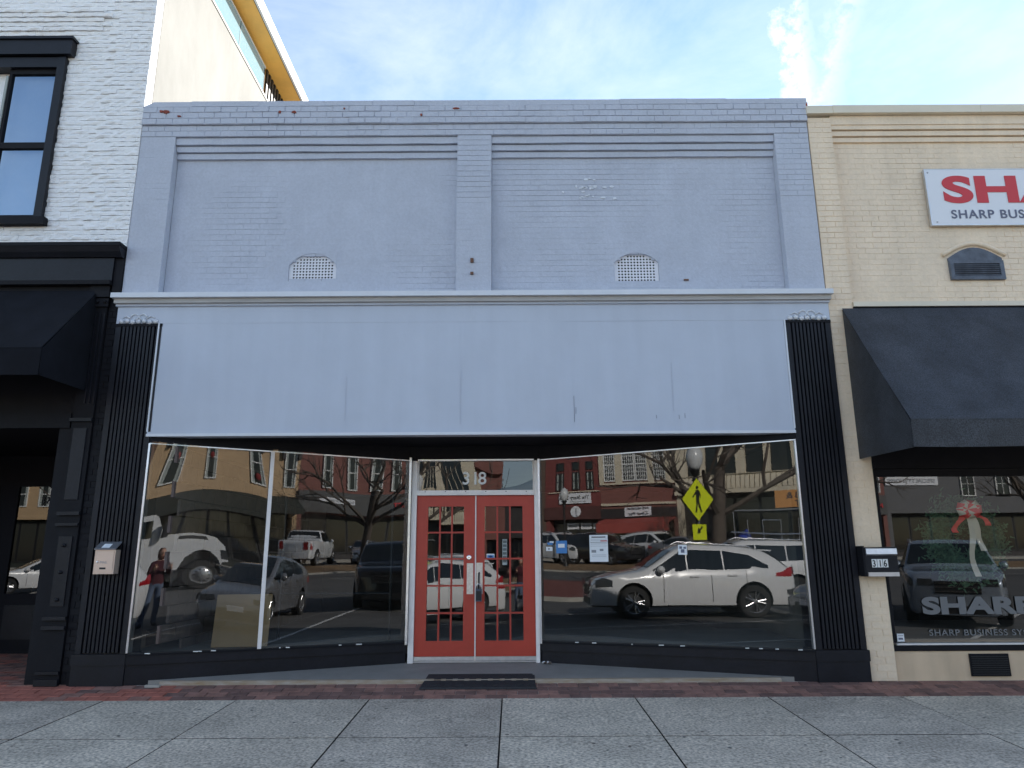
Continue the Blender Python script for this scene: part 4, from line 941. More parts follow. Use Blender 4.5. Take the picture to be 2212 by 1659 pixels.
# ================================================================== CREAM BUILDING (right)
cb = thing('brick_building', 'cream painted brick building with black awning right of the grey shop', 'building', (7, 0.5, 0.1))
def cream_building():
    x0, x1 = BX1 + 0.01, 11.0; PY = 0.10; rec = 0.006
    part('pier_core', cb, M_cream, (x0, 4.235, rec, 0.3, 0.11, 7.10))
    part('wall_core', cb, M_cream, (4.236, x1, PY + rec, 0.3, 4.52, 6.80))
    part('parapet_core', cb, M_cream, (4.237, x1, 0.012, 0.3, 7.00, 7.13))
    for k, (z0, z1, y) in enumerate(((6.78, 6.845, 0.075), (6.858, 6.925, 0.05), (6.938, 7.0, 0.025))):
        part('corbel_course', cb, M_cream, (4.236, x1, y, 0.3, z0, z1)); part('corbel_joint', cb, M_cream, (4.236, x1, y + 0.03, 0.3, z1, z1 + 0.013))
    kinds = [brick_mesh('plain', M_cream, 0.004, s + 70) for s in range(6)]
    def yp(x, z): return PY + rec - 0.001 - 0.0045 * max(0, min(1, vnoise(x, z, 1.1, 12) + 0.55)) - random.uniform(0, 0.001)
    def yq(x, z): return rec - 0.002 - 0.005 * max(0, min(1, vnoise(x, z, 1.1, 13) + 0.5)) - random.uniform(0, 0.001)
    br = courses(4.236, 8.4, 4.53, 6.775, yp, gap=0.006, cut=lambda z: [(5.60, 6.22)] if 4.86 < z < 5.22 else [], nk=6)
    br += courses(x0, 4.236, 0.13, 7.10, yq, nk=6, L_=0.21)
    lay(cb, br, kinds)
    b = MB(); b.hexa([(x0 - 0.02, -0.06, 7.125), (4.26, -0.05, 7.135), (4.26, 0.34, 7.135), (x0 - 0.02, 0.34, 7.125)], [(x0 - 0.02, -0.06, 7.235), (4.26, -0.05, 7.245), (4.26, 0.34, 7.245), (x0 - 0.02, 0.34, 7.235)], M_creamcop); b.build('metal_coping', cb)
    for k in range(4):
        xa = 4.262 + 1.95 * k; part('metal_coping', cb, M_creamcop, (xa, xa + 1.946, -0.055, 0.34, 7.135, 7.246))
    part('awning_head_trim', cb, M_creamcop, (4.24, x1, -0.02, 0.2, 4.455, 4.515))
    part('lintel_wall', cb, M_blackb, (4.237, x1, 0.0, 0.2, 2.45, 4.454))
    # louvred vent
    n = 10; pts = [(5.56, 0.085, 4.835), (5.56, 0.085, 5.13)] + [(5.56 + 0.685 * i / n, 0.085, 5.13 + 0.145 * math.sin(PI * i / n)) for i in range(1, n)] + [(6.245, 0.085, 5.13), (6.245, 0.085, 4.835)]
    b = MB(); b.prism(pts, (0, 0.03, 0), M_louver); v = b.build('louvred_vent', cb)
    part('vent_frame', v, M_louver, (5.56, 5.61, 0.065, 0.085, 4.835, 5.09), (6.195, 6.245, 0.065, 0.085, 4.835, 5.09), (5.61, 6.195, 0.065, 0.085, 4.835, 4.885), (5.61, 6.195, 0.065, 0.085, 5.05, 5.09))
    for k in range(6):
        b = MB(); z = 4.892 + 0.026 * k; b.hexa([(5.612, 0.066, z), (6.193, 0.066, z), (6.193, 0.084, z + 0.014), (5.612, 0.084, z + 0.014)], [(5.612, 0.066, z + 0.004), (6.193, 0.066, z + 0.004), (6.193, 0.084, z + 0.018), (5.612, 0.084, z + 0.018)], M_louver); b.build('louvre_slat', v)
    # brick arch over vent
    b = MB(); pts = [(5.50 + 0.80 * i / 12, 0.094, 5.17 + 0.16 * math.sin(PI * i / 12)) for i in range(13)]; b.tube(pts, 0.03, M_cream, 8); b.build('vent_arch', cb, smooth=True)
    # storefront
    part('window_frame', cb, M_blackb, (4.236, x1, 0.06, 0.2, 2.36, 2.448)); part('window_frame', cb, M_blackb, (4.236, 4.30, 0.06, 0.2, 0.50, 2.36))
    part('sill_channel', cb, M_whiteframe, (4.30, x1, 0.05, 0.14, 0.475, 0.492)); part('sill_board', cb, M_blackb, (4.236, x1, 0.02, 0.2, 0.415, 0.474))
    part('base_wall', cb, mat('cream_render', (0.66, 0.50, 0.34), 0.7, var=0.08, vscale=2, bump=0.15, streak=0.1), (4.237, x1, 0.03, 0.25, 0.06, 0.414))
    b = MB(); b.grid(lambda u, v: (4.30 + 5.0 * u, 0.10 - 0.015 * v + 0.0006 * math.sin(9 * u), 0.49 + 1.88 * v), 60, 12, G_shop); b.build('window_pane', cb, smooth=True)
    part('shop_floor', cb, M_intfloor, (4.25, x1, 0.21, 6, 0.2, 0.4)); part('inner_wall', cb, M_hole, (4.25, x1, 4, 4.1, 0.4, 3.4)); part('shop_ceiling', cb, M_intwall, (4.25, x1, 0.21, 6, 3.4, 3.5)); part('inner_wall', cb, M_intwall, (4.2, 4.245, 0.31, 6, 0.2, 3.5))
    part('roof_deck', cb, M_roof, (x0, x1, 0.35, 16, 6.3, 6.4)); part('side_wall', cb, M_cream, (x0, x0 + 0.2, 0.31, 16, 0, 6.298)); part('side_wall', cb, M_cream, (x1 - 0.2, x1, 0.31, 16, 0, 6.298))
    g = part('foundation_grille', cb, M_blackb, (5.065, 5.50, 0.012, 0.03, 0.15, 0.385))
    for k in range(9): part('grille_bar', g, M_iron, (5.08, 5.485, 0.004, 0.012, 0.165 + 0.023 * k, 0.175 + 0.023 * k))
    # vinyl lettering
    text('window_lettering', cb, 'SHARP', M_vinyl, 0.245, (4.655, 0.082, 0.812), xs=1.72, ext=0.0006, off=0.012, spacing=1.02)
    text('window_lettering', cb, 'SHARP BUSINESS SYSTEMS', M_vinyl, 0.092, (4.69, 0.084, 0.572), xs=1.18, ext=0.0006, off=0.0012, spacing=1.12)
cream_building()
aw2 = thing('awning', 'dusty black canvas awning of the cream building', 'awning', (7, -0.5, 2.6))
M_canvas2 = mat('dusty_black_canvas', (0.030, 0.033, 0.040), 0.6, var=0.4, vscale=2.5, bump=0.3, bscale=70, fine=0.75)
awning(aw2, 4.09, 10.5, 4.43, 2.56, -1.2, 2.82, 2.53, M_canvas2)
sg = thing('shop_sign', 'white sign board with red and dark lettering high on the cream brick wall', 'sign', (7, 0.08, 5.9))
part('sign_board', sg, M_signwhite, (5.405, 9.3, 0.045, 0.085, 5.575, 6.35))
part('sign_edge', sg, M_alu, (5.395, 5.404, 0.042, 0.085, 5.575, 6.35), (5.395, 9.3, 0.042, 0.085, 5.565, 5.574), (5.395, 9.3, 0.042, 0.085, 6.351, 6.36))
text('sign_lettering', sg, 'SHARP', M_inkred, 0.50, (5.60, 0.040, 5.895), xs=1.66, ext=0.002, off=0.020, spacing=1.04)
text('sign_lettering', sg, 'SHARP BUSINESS SYSTEMS', M_signgrey, 0.165, (5.66, 0.041, 5.66), xs=1.05, ext=0.002, off=0.0025, spacing=1.12)
for p_ in ((5.44, 6.31), (5.47, 5.61)):
    b = MB(); b.lathe([(0.012, 0), (0.010, -0.006), (0, -0.007)], (p_[0], 0.045, p_[1]), (0, 1, 0), M_galv, 8); b.build('sign_screw', sg)
mb2 = thing('letter_box', 'black letter box with aluminium flaps and number 316 on the cream pier', 'letter box', (4.12, -0.1, 1.2))
part('box_body', mb2, M_black, (3.955, 4.315, -0.155, -0.002, 1.225, 1.545)); part('box_side', mb2, M_blackb, (3.93, 3.954, -0.155, -0.002, 1.23, 1.56))
b = MB(); b.prism([(3.965, -0.156, 1.455), (3.965, -0.175, 1.47), (3.965, -0.170, 1.53), (3.965, -0.12, 1.548), (3.965, -0.12, 1.548)][:4], (0.345, 0, 0), M_alu); b.build('top_flap', mb2)
part('bottom_flap', mb2, M_alu, (3.967, 4.31, -0.168, -0.156, 1.228, 1.272))
for k, ch in enumerate('316'):
    x = 4.022 + 0.062 * k; part('number_tile', mb2, M_numwhite, (x, x + 0.056, -0.159, -0.1555, 1.325, 1.415))
    text('number', mb2, ch, M_blacks, 0.10, (x + (0.004 if ch != '1' else 0.010), -0.1592, 1.334), ext=0.0006, off=0.0022, xs=0.80)
st = thing('window_sticker', 'small white sticker at the lower corner of the cream building window', 'sticker', (4.36, 0.09, 0.5))
part('sheet', st, M_paper, (4.325, 4.405, 0.086, 0.088, 0.51, 0.595)); part('printed_block', st, M_signgrey, (4.34, 4.39, 0.084, 0.0855, 0.53, 0.55), (4.335, 4.395, 0.084, 0.0855, 0.57, 0.575))

# wreath behind the cream building window
wr = thing('christmas_wreath', 'green wreath with red and tan ribbons hanging behind the cream building window', 'wreath', (5.42, 0.45, 1.7))
def wreath():
    rnd = random.Random(5); b = MB(); cx, cy, cz = 5.36, 0.24, 1.62
    for k in range(4200):
        a = rnd.uniform(0, 2 * PI); rr = 0.33 + rnd.gauss(0, 0.085); x = cx + rr * math.cos(a); z = cz + rr * math.sin(a) * 1.05; y = cy + abs(rnd.gauss(0, 0.04))
        d = Vector((rnd.gauss(0, 1), rnd.gauss(0, 0.7), rnd.gauss(0, 1))).normalized() * 0.055; s_ = d.cross(Vector((rnd.gauss(0, 1), 1, 0))).normalized() * 0.011
        p = Vector((x, y, z)); b.add([p - s_, p + s_, p + d + s_ * 0.3, p + d - s_ * 0.3], [(0, 1, 2, 3)], M_wreath)
    b.build('evergreen_foliage', wr, kind='stuff')
    for k in range(9):
        a = 2 * PI * k / 9; b = MB(); m_ = (M_ribr, M_ribt)[k % 2]
        c = Vector((cx + 0.02, cy - 0.08, cz + 0.36)); d = Vector((math.cos(a), -0.2, math.sin(a) * 0.7))
        w = Vector((-math.sin(a), 0, math.cos(a))) * 0.045
        pts = [c, c + d * 0.08 + Vector((0, -0.04, 0)), c + d * 0.15, c + d * 0.10 + Vector((0, 0.02, 0.0)), c + d * 0.02]
        vs = []
        for p in pts: vs += [p - w, p + w]
        b.add(vs, [(2 * i, 2 * i + 1, 2 * i + 3, 2 * i + 2) for i in range(4)], m_); b.build('bow_loop', wr, smooth=True)
    for sx, ln, m_ in ((0.0, 0.74, M_ribt), (0.10, 0.45, M_ribt), (-0.16, 0.24, M_ribr), (0.20, 0.16, M_ribr)):
        b = MB(); vs = []
        for i in range(12):
            t = i / 11; x = cx + 0.02 + sx * min(1, t * 2) + 0.025 * math.sin(7 * t + sx * 9); z = cz + 0.33 - ln * t; vs += [(x - 0.035, cy - 0.08 + 0.015 * math.sin(9 * t), z), (x + 0.035, cy - 0.08 + 0.02 * math.cos(8 * t), z)]
        b.add(vs, [(2 * i, 2 * i + 1, 2 * i + 3, 2 * i + 2) for i in range(11)], m_); b.build('ribbon_tail', wr, smooth=True)
wreath()
# ================================================================== STREET BEHIND THE CAMERA (seen in the glass)
TERR = 0.38
def street():
    b = MB(); b.add([(-300, -33.2, 0.06), (300, -33.2, 0.06), (300, -36.0, TERR + 0.02), (-300, -36.0, TERR + 0.02), (-300, -36.3, 0.0), (300, -36.3, 0.0)], [(0, 1, 2, 3), (3, 2, 5, 4)], M_mulch)
    b.build('mulch_bank', kind='structure')
    b = MB(); b.add([(-300, -36.01, TERR), (300, -36.01, TERR), (300, -42.0, TERR), (-300, -42.0, TERR)], [(0, 1, 2, 3)], M_asphalt); b.build('upper_road', kind='structure')
    b = MB(); b.box(-300, 300, -46, -42.0, 0.2, TERR + 0.13, M_kerb); b.build('far_sidewalk', kind='structure')
    b = MB(); b.box(-300, 300, -33.2, -33.0, -0.05, 0.14, M_kerb); b.build('far_kerb', kind='structure')
    # red paved island with kerb
    r = bpy.data.objects.new('traffic_island', None); C.objects.link(r); r['kind'] = 'structure'; WORLD[r] = Vector((0, 0, 0))
    pts = [(-18, -13.6), (-7.6, -14.5), (-6.6, -15.3), (-7.2, -18.5), (-11.5, -26), (-24, -26)]
    b = MB(); b.prism([(x, y, -0.3) for x, y in pts], (0, 0, 0.26), M_kerb); b.build('island_kerb', r)
    cx = sum(p[0] for p in pts) / 6; cy = sum(p[1] for p in pts) / 6
    b = MB(); b.prism([(cx + (x - cx) * 0.965, cy + (y - cy) * 0.965, -0.2) for x, y in pts], (0, 0, 0.165), M_redbrickgr); b.build('island_paving', r)
    # parking bay lines, angled
    r = bpy.data.objects.new('bay_markings', None); C.objects.link(r); r['kind'] = 'structure'; WORLD[r] = Vector((0, 0, 0))
    for k in range(-3, 5):
        x0 = -0.7 + 4.6 * k; y0 = -5.6; d = Vector((0.66, -0.75)); n_ = Vector((0.75, 0.66)) * 0.055
        p = Vector((x0, y0)); q = p + d * 9.6
        b = MB(); b.add([(p.x - n_.x, p.y - n_.y, road_z(p.y) + 0.006), (p.x + n_.x, p.y + n_.y, road_z(p.y) + 0.006), (q.x + n_.x, q.y + n_.y, road_z(q.y) + 0.006), (q.x - n_.x, q.y - n_.y, road_z(q.y) + 0.006)], [(0, 1, 2, 3)], M_line)
        b.build('bay_line', r)
    for k in range(-6, 9):
        b = MB(); z = road_z(-28) + 0.006; b.add([(4 * k, -28.0, z), (4 * k + 1.8, -28.0, z), (4 * k + 1.8, -28.12, z), (4 * k, -28.12, z)], [(0, 1, 2, 3)], M_line); b.build('lane_dash', r)
street()

# ---- cars
def lerp(pts, x):
    if x <= pts[0][0]: return pts[0][1]
    for (a, ya), (b_, yb) in zip(pts, pts[1:]):
        if x <= b_:
            t = (x - a) / (b_ - a); return ya + (yb - ya) * t
    return pts[-1][1]
def smoothline(pts, x, w=0.10):
    return sum(lerp(pts, x + w * k) * g for k, g in ((-1, .2), (-.5, .2), (0, .2), (.5, .2), (1, .2)))
CARMESH = {}
def car(name, label, cat, loc, heading, paint, S, group=None):
    """S: L W H zb(elt) clr, top profile from rear(-L/2) to front(+L/2), dlo, wheels"""
    rt = thing(name, label, cat, loc, heading, group)
    Lh = S['L'] / 2; W2 = S['W'] / 2; H = S['H']; belt = S['belt']; clr = S['clr']
    top = [(x * Lh, z) for x, z in S['top']]
    T = lambda x: smoothline(top, max(-Lh, min(Lh, x)), 0.07)
    BL = lambda x: lerp([(x_ * Lh, z) for x_, z in belt], x)
    def plan(x):
        s = abs(x) / Lh; return 1 - (0.20 if x > 0 else 0.13) * s ** 5
    def hw(x, z):
        zb = BL(x)
        if z < zb:
            zm = clr + (zb - clr) * 0.55; d = (z - zm) / (zb - clr); return W2 * plan(x) * (1 - 0.12 * d * d - (0.02 if z < clr + 0.08 else 0))
        base = 1 - 0.12 * 0.45 ** 2
        return W2 * plan(x) * (base - 0.03 - S.get('tumble', 0.20) * (z - zb) / max(0.2, H - zb))
    def ring(x):
        t = T(x); pts = [(0, clr), (W2 * plan(x) * 0.85, clr)]
        n = 11
        for i in range(n + 1):
            z = clr + 0.04 + (t - 0.07 - clr - 0.04) * i / n; pts.append((hw(x, z), z))
        yt = pts[-1][0]; pts += [(yt - 0.015, t - 0.045), (yt - 0.05, t - 0.02), (yt * 0.78, t + 0.0), (yt * 0.4, t + 0.014), (0, t + 0.018)]
        return pts
    key = S['key']
    if key not in CARMESH:
        xs = [-Lh, -Lh + 0.015, -Lh + 0.05] + [(-Lh + 0.1) + (S['L'] - 0.2) * i / 44 for i in range(45)] + [Lh - 0.05, Lh - 0.015, Lh]
        vs = []; fs = []; R_ = []
        for x in xs:
            r = ring(x); e = min(x + Lh, Lh - x); k = 1.0 if e > 0.09 else (0.93, 0.965, 0.985)[0 if e < 0.005 else 1 if e < 0.03 else 2]
            zc = (clr + T(x)) / 2
            full = [(y * k, zc + (z - zc) * (k if e < 0.09 else 1)) for y, z in r] + [(-y * k, zc + (z - zc) * (k if e < 0.09 else 1)) for y, z in r[-2:0:-1]]
            R_.append(len(full)); vs += [(x, y, z) for y, z in full]
        n = R_[0]
        for i in range(len(xs) - 1):
            for k in range(n): fs.append((i * n + k, (i + 1) * n + k, (i + 1) * n + (k + 1) % n, i * n + (k + 1) % n))
        fs.append(tuple(range(n))); fs.append(tuple((len(xs) - 1) * n + k for k in range(n - 1, -1, -1)))
        me = bpy.data.meshes.new('body'); me.from_pydata(vs, [], fs); me.update()
        bm = bmesh.new(); bm.from_mesh(me); bmesh.ops.recalc_face_normals(bm, faces=bm.faces); bm.to_mesh(me); bm.free()
        tmp = bpy.data.objects.new('tmp', me); C.objects.link(tmp)
        cuts = []
        for wx in S['wheels']:
            for sy in (-1, 1):
                b = MB(); b.lathe([(S['wr'] * 1.17, 0), (S['wr'] * 1.17, 0.42)], (wx, sy * (W2 + 0.1), S['wr'] + 0.02), (0, -sy, 0), M_blacktrim, 36)
                o = b.build('tmpc'); cuts.append(o)
                md = tmp.modifiers.new('b', 'BOOLEAN'); md.operation = 'DIFFERENCE'; md.object = o; md.solver = 'EXACT'
        dg = bpy.context.evaluated_depsgraph_get(); dg.update()
        m2 = bpy.data.meshes.new_from_object(tmp.evaluated_get(dg))
        bpy.data.objects.remove(tmp)
        for o in cuts: bpy.data.objects.remove(o)
        m2.name = 'body'; m2.materials.clear(); m2.materials.append(paint); m2.materials.append(M_blacktrim)
        for p in m2.polygons:
            c = p.center; p.material_index = 0; p.use_smooth = True
            if c.z < clr + 0.03 or (c.z < clr + S.get('clad', 0.06) and abs(p.normal.z) < .9): p.material_index = 1
            for wx in S['wheels']:
                d = math.hypot(c.x - wx, c.z - S['wr'] - 0.02)
                if abs(c.y) < W2 * 0.999 - 0.0 and d < S['wr'] * 1.18 and (abs(p.normal.y) < 0.5 or abs(c.y) < W2 - 0.2): p.material_index = 1
        m2.set_sharp_from_angle(angle=R(38))
        CARMESH[key] = m2
    me = CARMESH[key]
    if me.materials[0] != paint: me = me.copy(); me.materials[0] = paint
    o = bpy.data.objects.new('body', me); C.objects.link(o); o.parent = rt
    def P(b, nm, sm=True, par=None, label=None):
        o_ = b.build(nm, None, smooth=sm); o_.parent = par or rt
        if label: o_['label'] = label
        return o_
    # glass on the sides
    dlo = S['dlo']; seg = S['seg']   # seg: x edges of panes (fractions)
    for sy in (-1, 1):
        for a, c in zip(seg, seg[1:]):
            xa, xb = a * Lh + 0.018, c * Lh - 0.018
            def fn(u, v):
                x = xa + (xb - xa) * u; zt = lerp([(q * Lh, z) for q, z in dlo], x); zb = BL(x) + 0.025; zt = max(zt, zb + 0.003)
                z = zb + (zt - zb) * v; return (x, sy * (hw(x, z) + 0.006), z)
            b = MB(); b.grid(fn, 12, 6, M_carglass, flip=sy > 0); P(b, 'side_window')
        # door handles, seams
        for hx in S['handles']:
            b = MB(); z = BL(hx * Lh) - 0.11; y = hw(hx * Lh, z); b.box(hx * Lh - 0.11, hx * Lh + 0.11, sy * y - 0.012 * 0 - (0.03 if sy < 0 else -0.0), sy * y + (0.03 if sy > 0 else 0.0), z - 0.018, z + 0.018, paint); P(b, 'door_handle', False)
        for hx in S['seams']:
            b = MB(); b.grid(lambda u, v: (hx * Lh + 0.007 * (u - .5) * 2, sy * (hw(hx * Lh, clr + 0.12 + (BL(hx * Lh) - clr - 0.12) * v) + 0.002), clr + 0.12 + (BL(hx * Lh) - clr - 0.12) * v), 1, 8, M_blacktrim, flip=sy > 0); P(b, 'door_seam')
        # mirror
        mx_ = S['mirror'] * Lh; z = BL(mx_) + 0.06; y = hw(mx_, z)
        b = MB(); b.lathe([(0.0, -0.10), (0.07, -0.085), (0.095, -0.02), (0.09, 0.05), (0.0, 0.09)], (mx_, sy * (y + 0.14), z + 0.03), (0.35, sy, 0), paint, 12); b.box(mx_ - 0.04, mx_ + 0.04, sy * y - 0.02, sy * y + 0.02, z - 0.03, z, M_blacktrim)
        b.tube([(mx_, sy * (y - 0.02), z - 0.02), (mx_, sy * (y + 0.1), z)], 0.025, M_blacktrim, 6); P(b, 'wing_mirror')
        # head and tail lamps wrapping the corner
        (a, c, z0, z1) = S['head']
        b = MB(); b.grid(lambda u, v: (Lh * (a + (c - a) * u), sy * (hw(Lh * (a + (c - a) * u), z0 + (z1 - z0) * v) + 0.008), z0 + (z1 - z0) * (v * (0.35 + 0.65 * (1 - abs(u - 0.55))) + 0.1 * (1 - u))), 8, 4, M_lamp, flip=sy > 0); P(b, 'headlight')
        b = MB(); x = Lh + 0.006; b.grid(lambda u, v: (x - 0.03 * u * 0, sy * W2 * (0.45 + 0.28 * u), z0 + (z1 - z0) * (0.1 + 0.75 * v)), 2, 2, M_lamp); P(b, 'headlight', False)
        (a, c, z0, z1) = S['tail']
        b = MB(); b.grid(lambda u, v: (-Lh * (a + (c - a) * u), sy * (hw(-Lh * (a + (c - a) * u), z0 + (z1 - z0) * v) + 0.008), z0 + (z1 - z0) * (v * (0.5 + 0.5 * u))), 8, 3, M_taill, flip=sy > 0)
        b.grid(lambda u, v: (-Lh - 0.006, sy * W2 * (0.55 + 0.22 * u), z0 + (z1 - z0) * v), 2, 2, M_taill); P(b, 'tail_light')
    # windscreen and rear glass
    def screen(nm, xa, xb, inset=0.10):
        def fn(u, v):
            x = (xa + (xb - xa) * v) * Lh; r = ring(x); yt = r[-5][0] - inset * (0.6 + 0.4 * 0); y = yt * (2 * u - 1)
            zr = T(x); s = abs(2 * u - 1) * yt / max(0.05, r[-5][0]); z = zr + 0.018 - 0.020 * s ** 2 + 0.010
            return (x, y, z)
        b = MB(); b.grid(fn, 10, 10, M_carglass); P(b, nm)
    screen('windscreen', *S['ws']); screen('rear_window', *S['rw'])
    # nose
    g0, g1 = S['grille']; b = MB(); b.box(Lh - 0.02, Lh + 0.012, -W2 * 0.42, W2 * 0.42, g0, g1, M_blacktrim); g = P(b, 'grille', False)
    for k in range(S.get('bars', 0)): b = MB(); z = g0 + (g1 - g0) * (k + 0.5) / S['bars']; b.box(Lh + 0.012, Lh + 0.025, -W2 * 0.42, W2 * 0.42, z - 0.010, z + 0.010, M_chrome); P(b, 'grille_bar', False, g)
    b = MB(); b.box(Lh - 0.03, Lh + 0.01, -W2 * 0.55, W2 * 0.55, clr + 0.06, clr + 0.22, M_blacktrim); P(b, 'lower_intake', False)
    b = MB(); b.box(-Lh - 0.012, -Lh + 0.02, -0.26, 0.26, clr + 0.42, clr + 0.56, M_signwhite); P(b, 'number_plate', False)
    if S.get('plate'): b = MB(); b.box(Lh, Lh + 0.02, -0.17, 0.17, clr + 0.24, clr + 0.36, M_signwhite); P(b, 'number_plate', False)
    if S.get('rails'):
        for sy in (-1, 1):
            xa, xb = S['rails']; y = ring(0)[-5][0] - 0.03
            b = MB(); b.tube([(xa * Lh, sy * y, T(xa * Lh) - 0.005), (xa * Lh + 0.12, sy * y, T(xa * Lh) + 0.05), (0, sy * y, H + 0.05), (xb * Lh - 0.12, sy * y, T(xb * Lh) + 0.045), (xb * Lh, sy * y, T(xb * Lh) - 0.01)], 0.016, M_alu, 6); P(b, 'roof_rail')
    if S.get('spoiler'):
        b = MB(); x = -Lh * S['spoiler']; b.hexa([(x - 0.22, -W2 * .66, T(x) + 0.0), (x + 0.12, -W2 * .66, T(x) + 0.02), (x + 0.12, W2 * .66, T(x) + 0.02), (x - 0.22, W2 * .66, T(x) + 0.0)], [(x - 0.24, -W2 * .64, T(x) + 0.035), (x + 0.12, -W2 * .64, T(x) + 0.04), (x + 0.12, W2 * .64, T(x) + 0.04), (x - 0.24, W2 * .64, T(x) + 0.035)], paint); P(b, 'tailgate_spoiler', False)
    # wheels
    wr = S['wr']
    for wx in S['wheels']:
        for sy in (-1, 1):
            k = ('w', round(wr, 2))
            if k not in CARMESH:
                b = MB(); b.lathe([(wr * 0.66, -0.02), (wr * 0.70, 0.01), (wr * 0.93, 0.012), (wr, -0.02), (wr, -0.20), (wr * 0.93, -0.23), (wr * 0.6, -0.23)], (0, 0, 0), (0, 1, 0), M_tyre, 32, False)
                t_ = b.build('tyre', smooth='auto'); b = MB()
                b.lathe([(wr * 0.69, 0.006), (wr * 0.665, 0.0), (wr * 0.63, -0.05), (wr * 0.62, -0.15)], (0, 0, 0), (0, 1, 0), M_rim, 32, False)
                b.lathe([(wr * 0.62, -0.11), (0.0, -0.10)], (0, 0, 0), (0, 1, 0), M_iron, 24)
                b.lathe([(wr * 0.15, -0.05), (wr * 0.14, -0.01), (0, -0.005)], (0, 0, 0), (0, 1, 0), M_rim, 16)
                for q in range(5):
                    for dq in (-0.11, 0.11):
                        a = 2 * PI * q / 5 + dq; a2 = 2 * PI * q / 5 + dq * 1.7; u = Vector((math.cos(a), 0, math.sin(a))); u2 = Vector((math.cos(a2), 0, math.sin(a2)))
                        b.tube([u * wr * 0.12 + Vector((0, -0.025, 0)), u2 * wr * 0.66 + Vector((0, -0.015, 0))], wr * 0.035, M_rim, 6)
                r_ = b.build('rim', smooth='auto'); CARMESH[k] = (t_.data, r_.data); bpy.data.objects.remove(t_); bpy.data.objects.remove(r_)
            wo_ = bpy.data.objects.new('wheel', None); C.objects.link(wo_); wo_.parent = rt; wo_.location = (wx, sy * (W2 * 0.985), wr); wo_.rotation_euler = (0, 0, 0 if sy > 0 else PI)
            for nm, dm in zip(('tyre', 'rim'), CARMESH[k]):
                o = bpy.data.objects.new(nm, dm); C.objects.link(o); o.parent = wo_
    return rt
def H(dx, dy): return math.atan2(dy, dx)
SUV = dict(key='suv', L=5.0, W=1.97, H=1.74, clr=0.27, belt=[(-1, 1.17), (-.2, 1.10), (.5, 1.03), (1, 0.95)],
           top=[(-1, 0.95), (-.975, 1.12), (-.83, 1.42), (-.70, 1.60), (-.45, 1.70), (-.05, 1.74), (.08, 1.71), (.20, 1.58), (.42, 1.22), (.50, 1.13), (.75, 1.05), (.93, 0.93), (1, 0.76)],
           dlo=[(-.72, 1.25), (-.55, 1.48), (-.3, 1.58), (0, 1.60), (.12, 1.56), (.40, 1.13)], seg=[-.74, -.30, .06, .40], handles=(-.37, .0), seams=(-.50, -.17, .30), mirror=.33,
           head=(.80, .965, 0.74, 0.97), tail=(.80, .97, 0.98, 1.20), ws=(.205, .44), rw=(-.94, -.74), grille=(0.55, 0.80), wheels=(-1.42, 1.46), wr=0.385, rails=(-.62, .10), spoiler=.72, clad=0.05)
ESC = dict(SUV, key='esc', L=4.6, W=1.9, H=1.78, belt=[(-1, 1.18), (.5, 1.10), (1, 1.02)],
           top=[(-1, 0.95), (-.985, 1.2), (-.90, 1.56), (-.80, 1.71), (-.4, 1.78), (.1, 1.76), (.22, 1.66), (.42, 1.26), (.52, 1.15), (.85, 1.07), (.96, 0.96), (1, 0.80)],
           dlo=[(-.88, 1.45), (-.78, 1.60), (0, 1.63), (.14, 1.60), (.40, 1.17)], seg=[-.86, -.46, -.06, .38], handles=(-.40, .0), seams=(-.5, -.1, .34), ws=(.21, .44), rw=(-.965, -.86), wheels=(-1.3, 1.36), wr=0.36, rails=(-.72, .10), spoiler=.9)
SED = dict(SUV, key='sed', L=4.7, W=1.84, H=1.44, clr=0.20, belt=[(-1, 0.98), (.5, 0.90), (1, 0.80)],
           top=[(-1, 0.80), (-.97, 1.02), (-.72, 1.08), (-.62, 1.14), (-.32, 1.38), (-.05, 1.44), (.12, 1.40), (.42, 1.03), (.5, 0.97), (.85, 0.86), (.96, 0.74), (1, 0.62)],
           dlo=[(-.60, 1.05), (-.36, 1.28), (-.05, 1.33), (.12, 1.30), (.38, 0.96)], seg=[-.56, -.12, .36], handles=(-.3, .05), seams=(-.45, -.08, .32), head=(.80, .96, 0.58, 0.74), tail=(.84, .97, 0.80, 0.98), ws=(.14, .43), rw=(-.62, -.34), grille=(0.46, 0.62), wheels=(-1.38, 1.38), wr=0.33, rails=None, spoiler=None)
PRI = dict(SED, key='pri', L=4.45, W=1.75, H=1.50, clr=0.20, belt=[(-1, 1.05), (.5, 0.92), (1, 0.80)],
           top=[(-1, 0.85), (-.97, 1.12), (-.85, 1.25), (-.4, 1.45), (-.05, 1.50), (.10, 1.46), (.50, 1.04), (.58, 0.96), (.85, 0.82), (.96, 0.70), (1, 0.58)],
           dlo=[(-.72, 1.12), (-.5, 1.32), (-.05, 1.40), (.10, 1.36), (.48, 0.97)], seg=[-.68, -.35, .04, .46], handles=(-.35, .08), seams=(-.45, -.05, .40), ws=(.115, .52), rw=(-.88, -.5), head=(.72, .955, 0.62, 0.78), grille=(0.42, 0.50), wheels=(-1.3, 1.35), wr=0.31, plate=True)
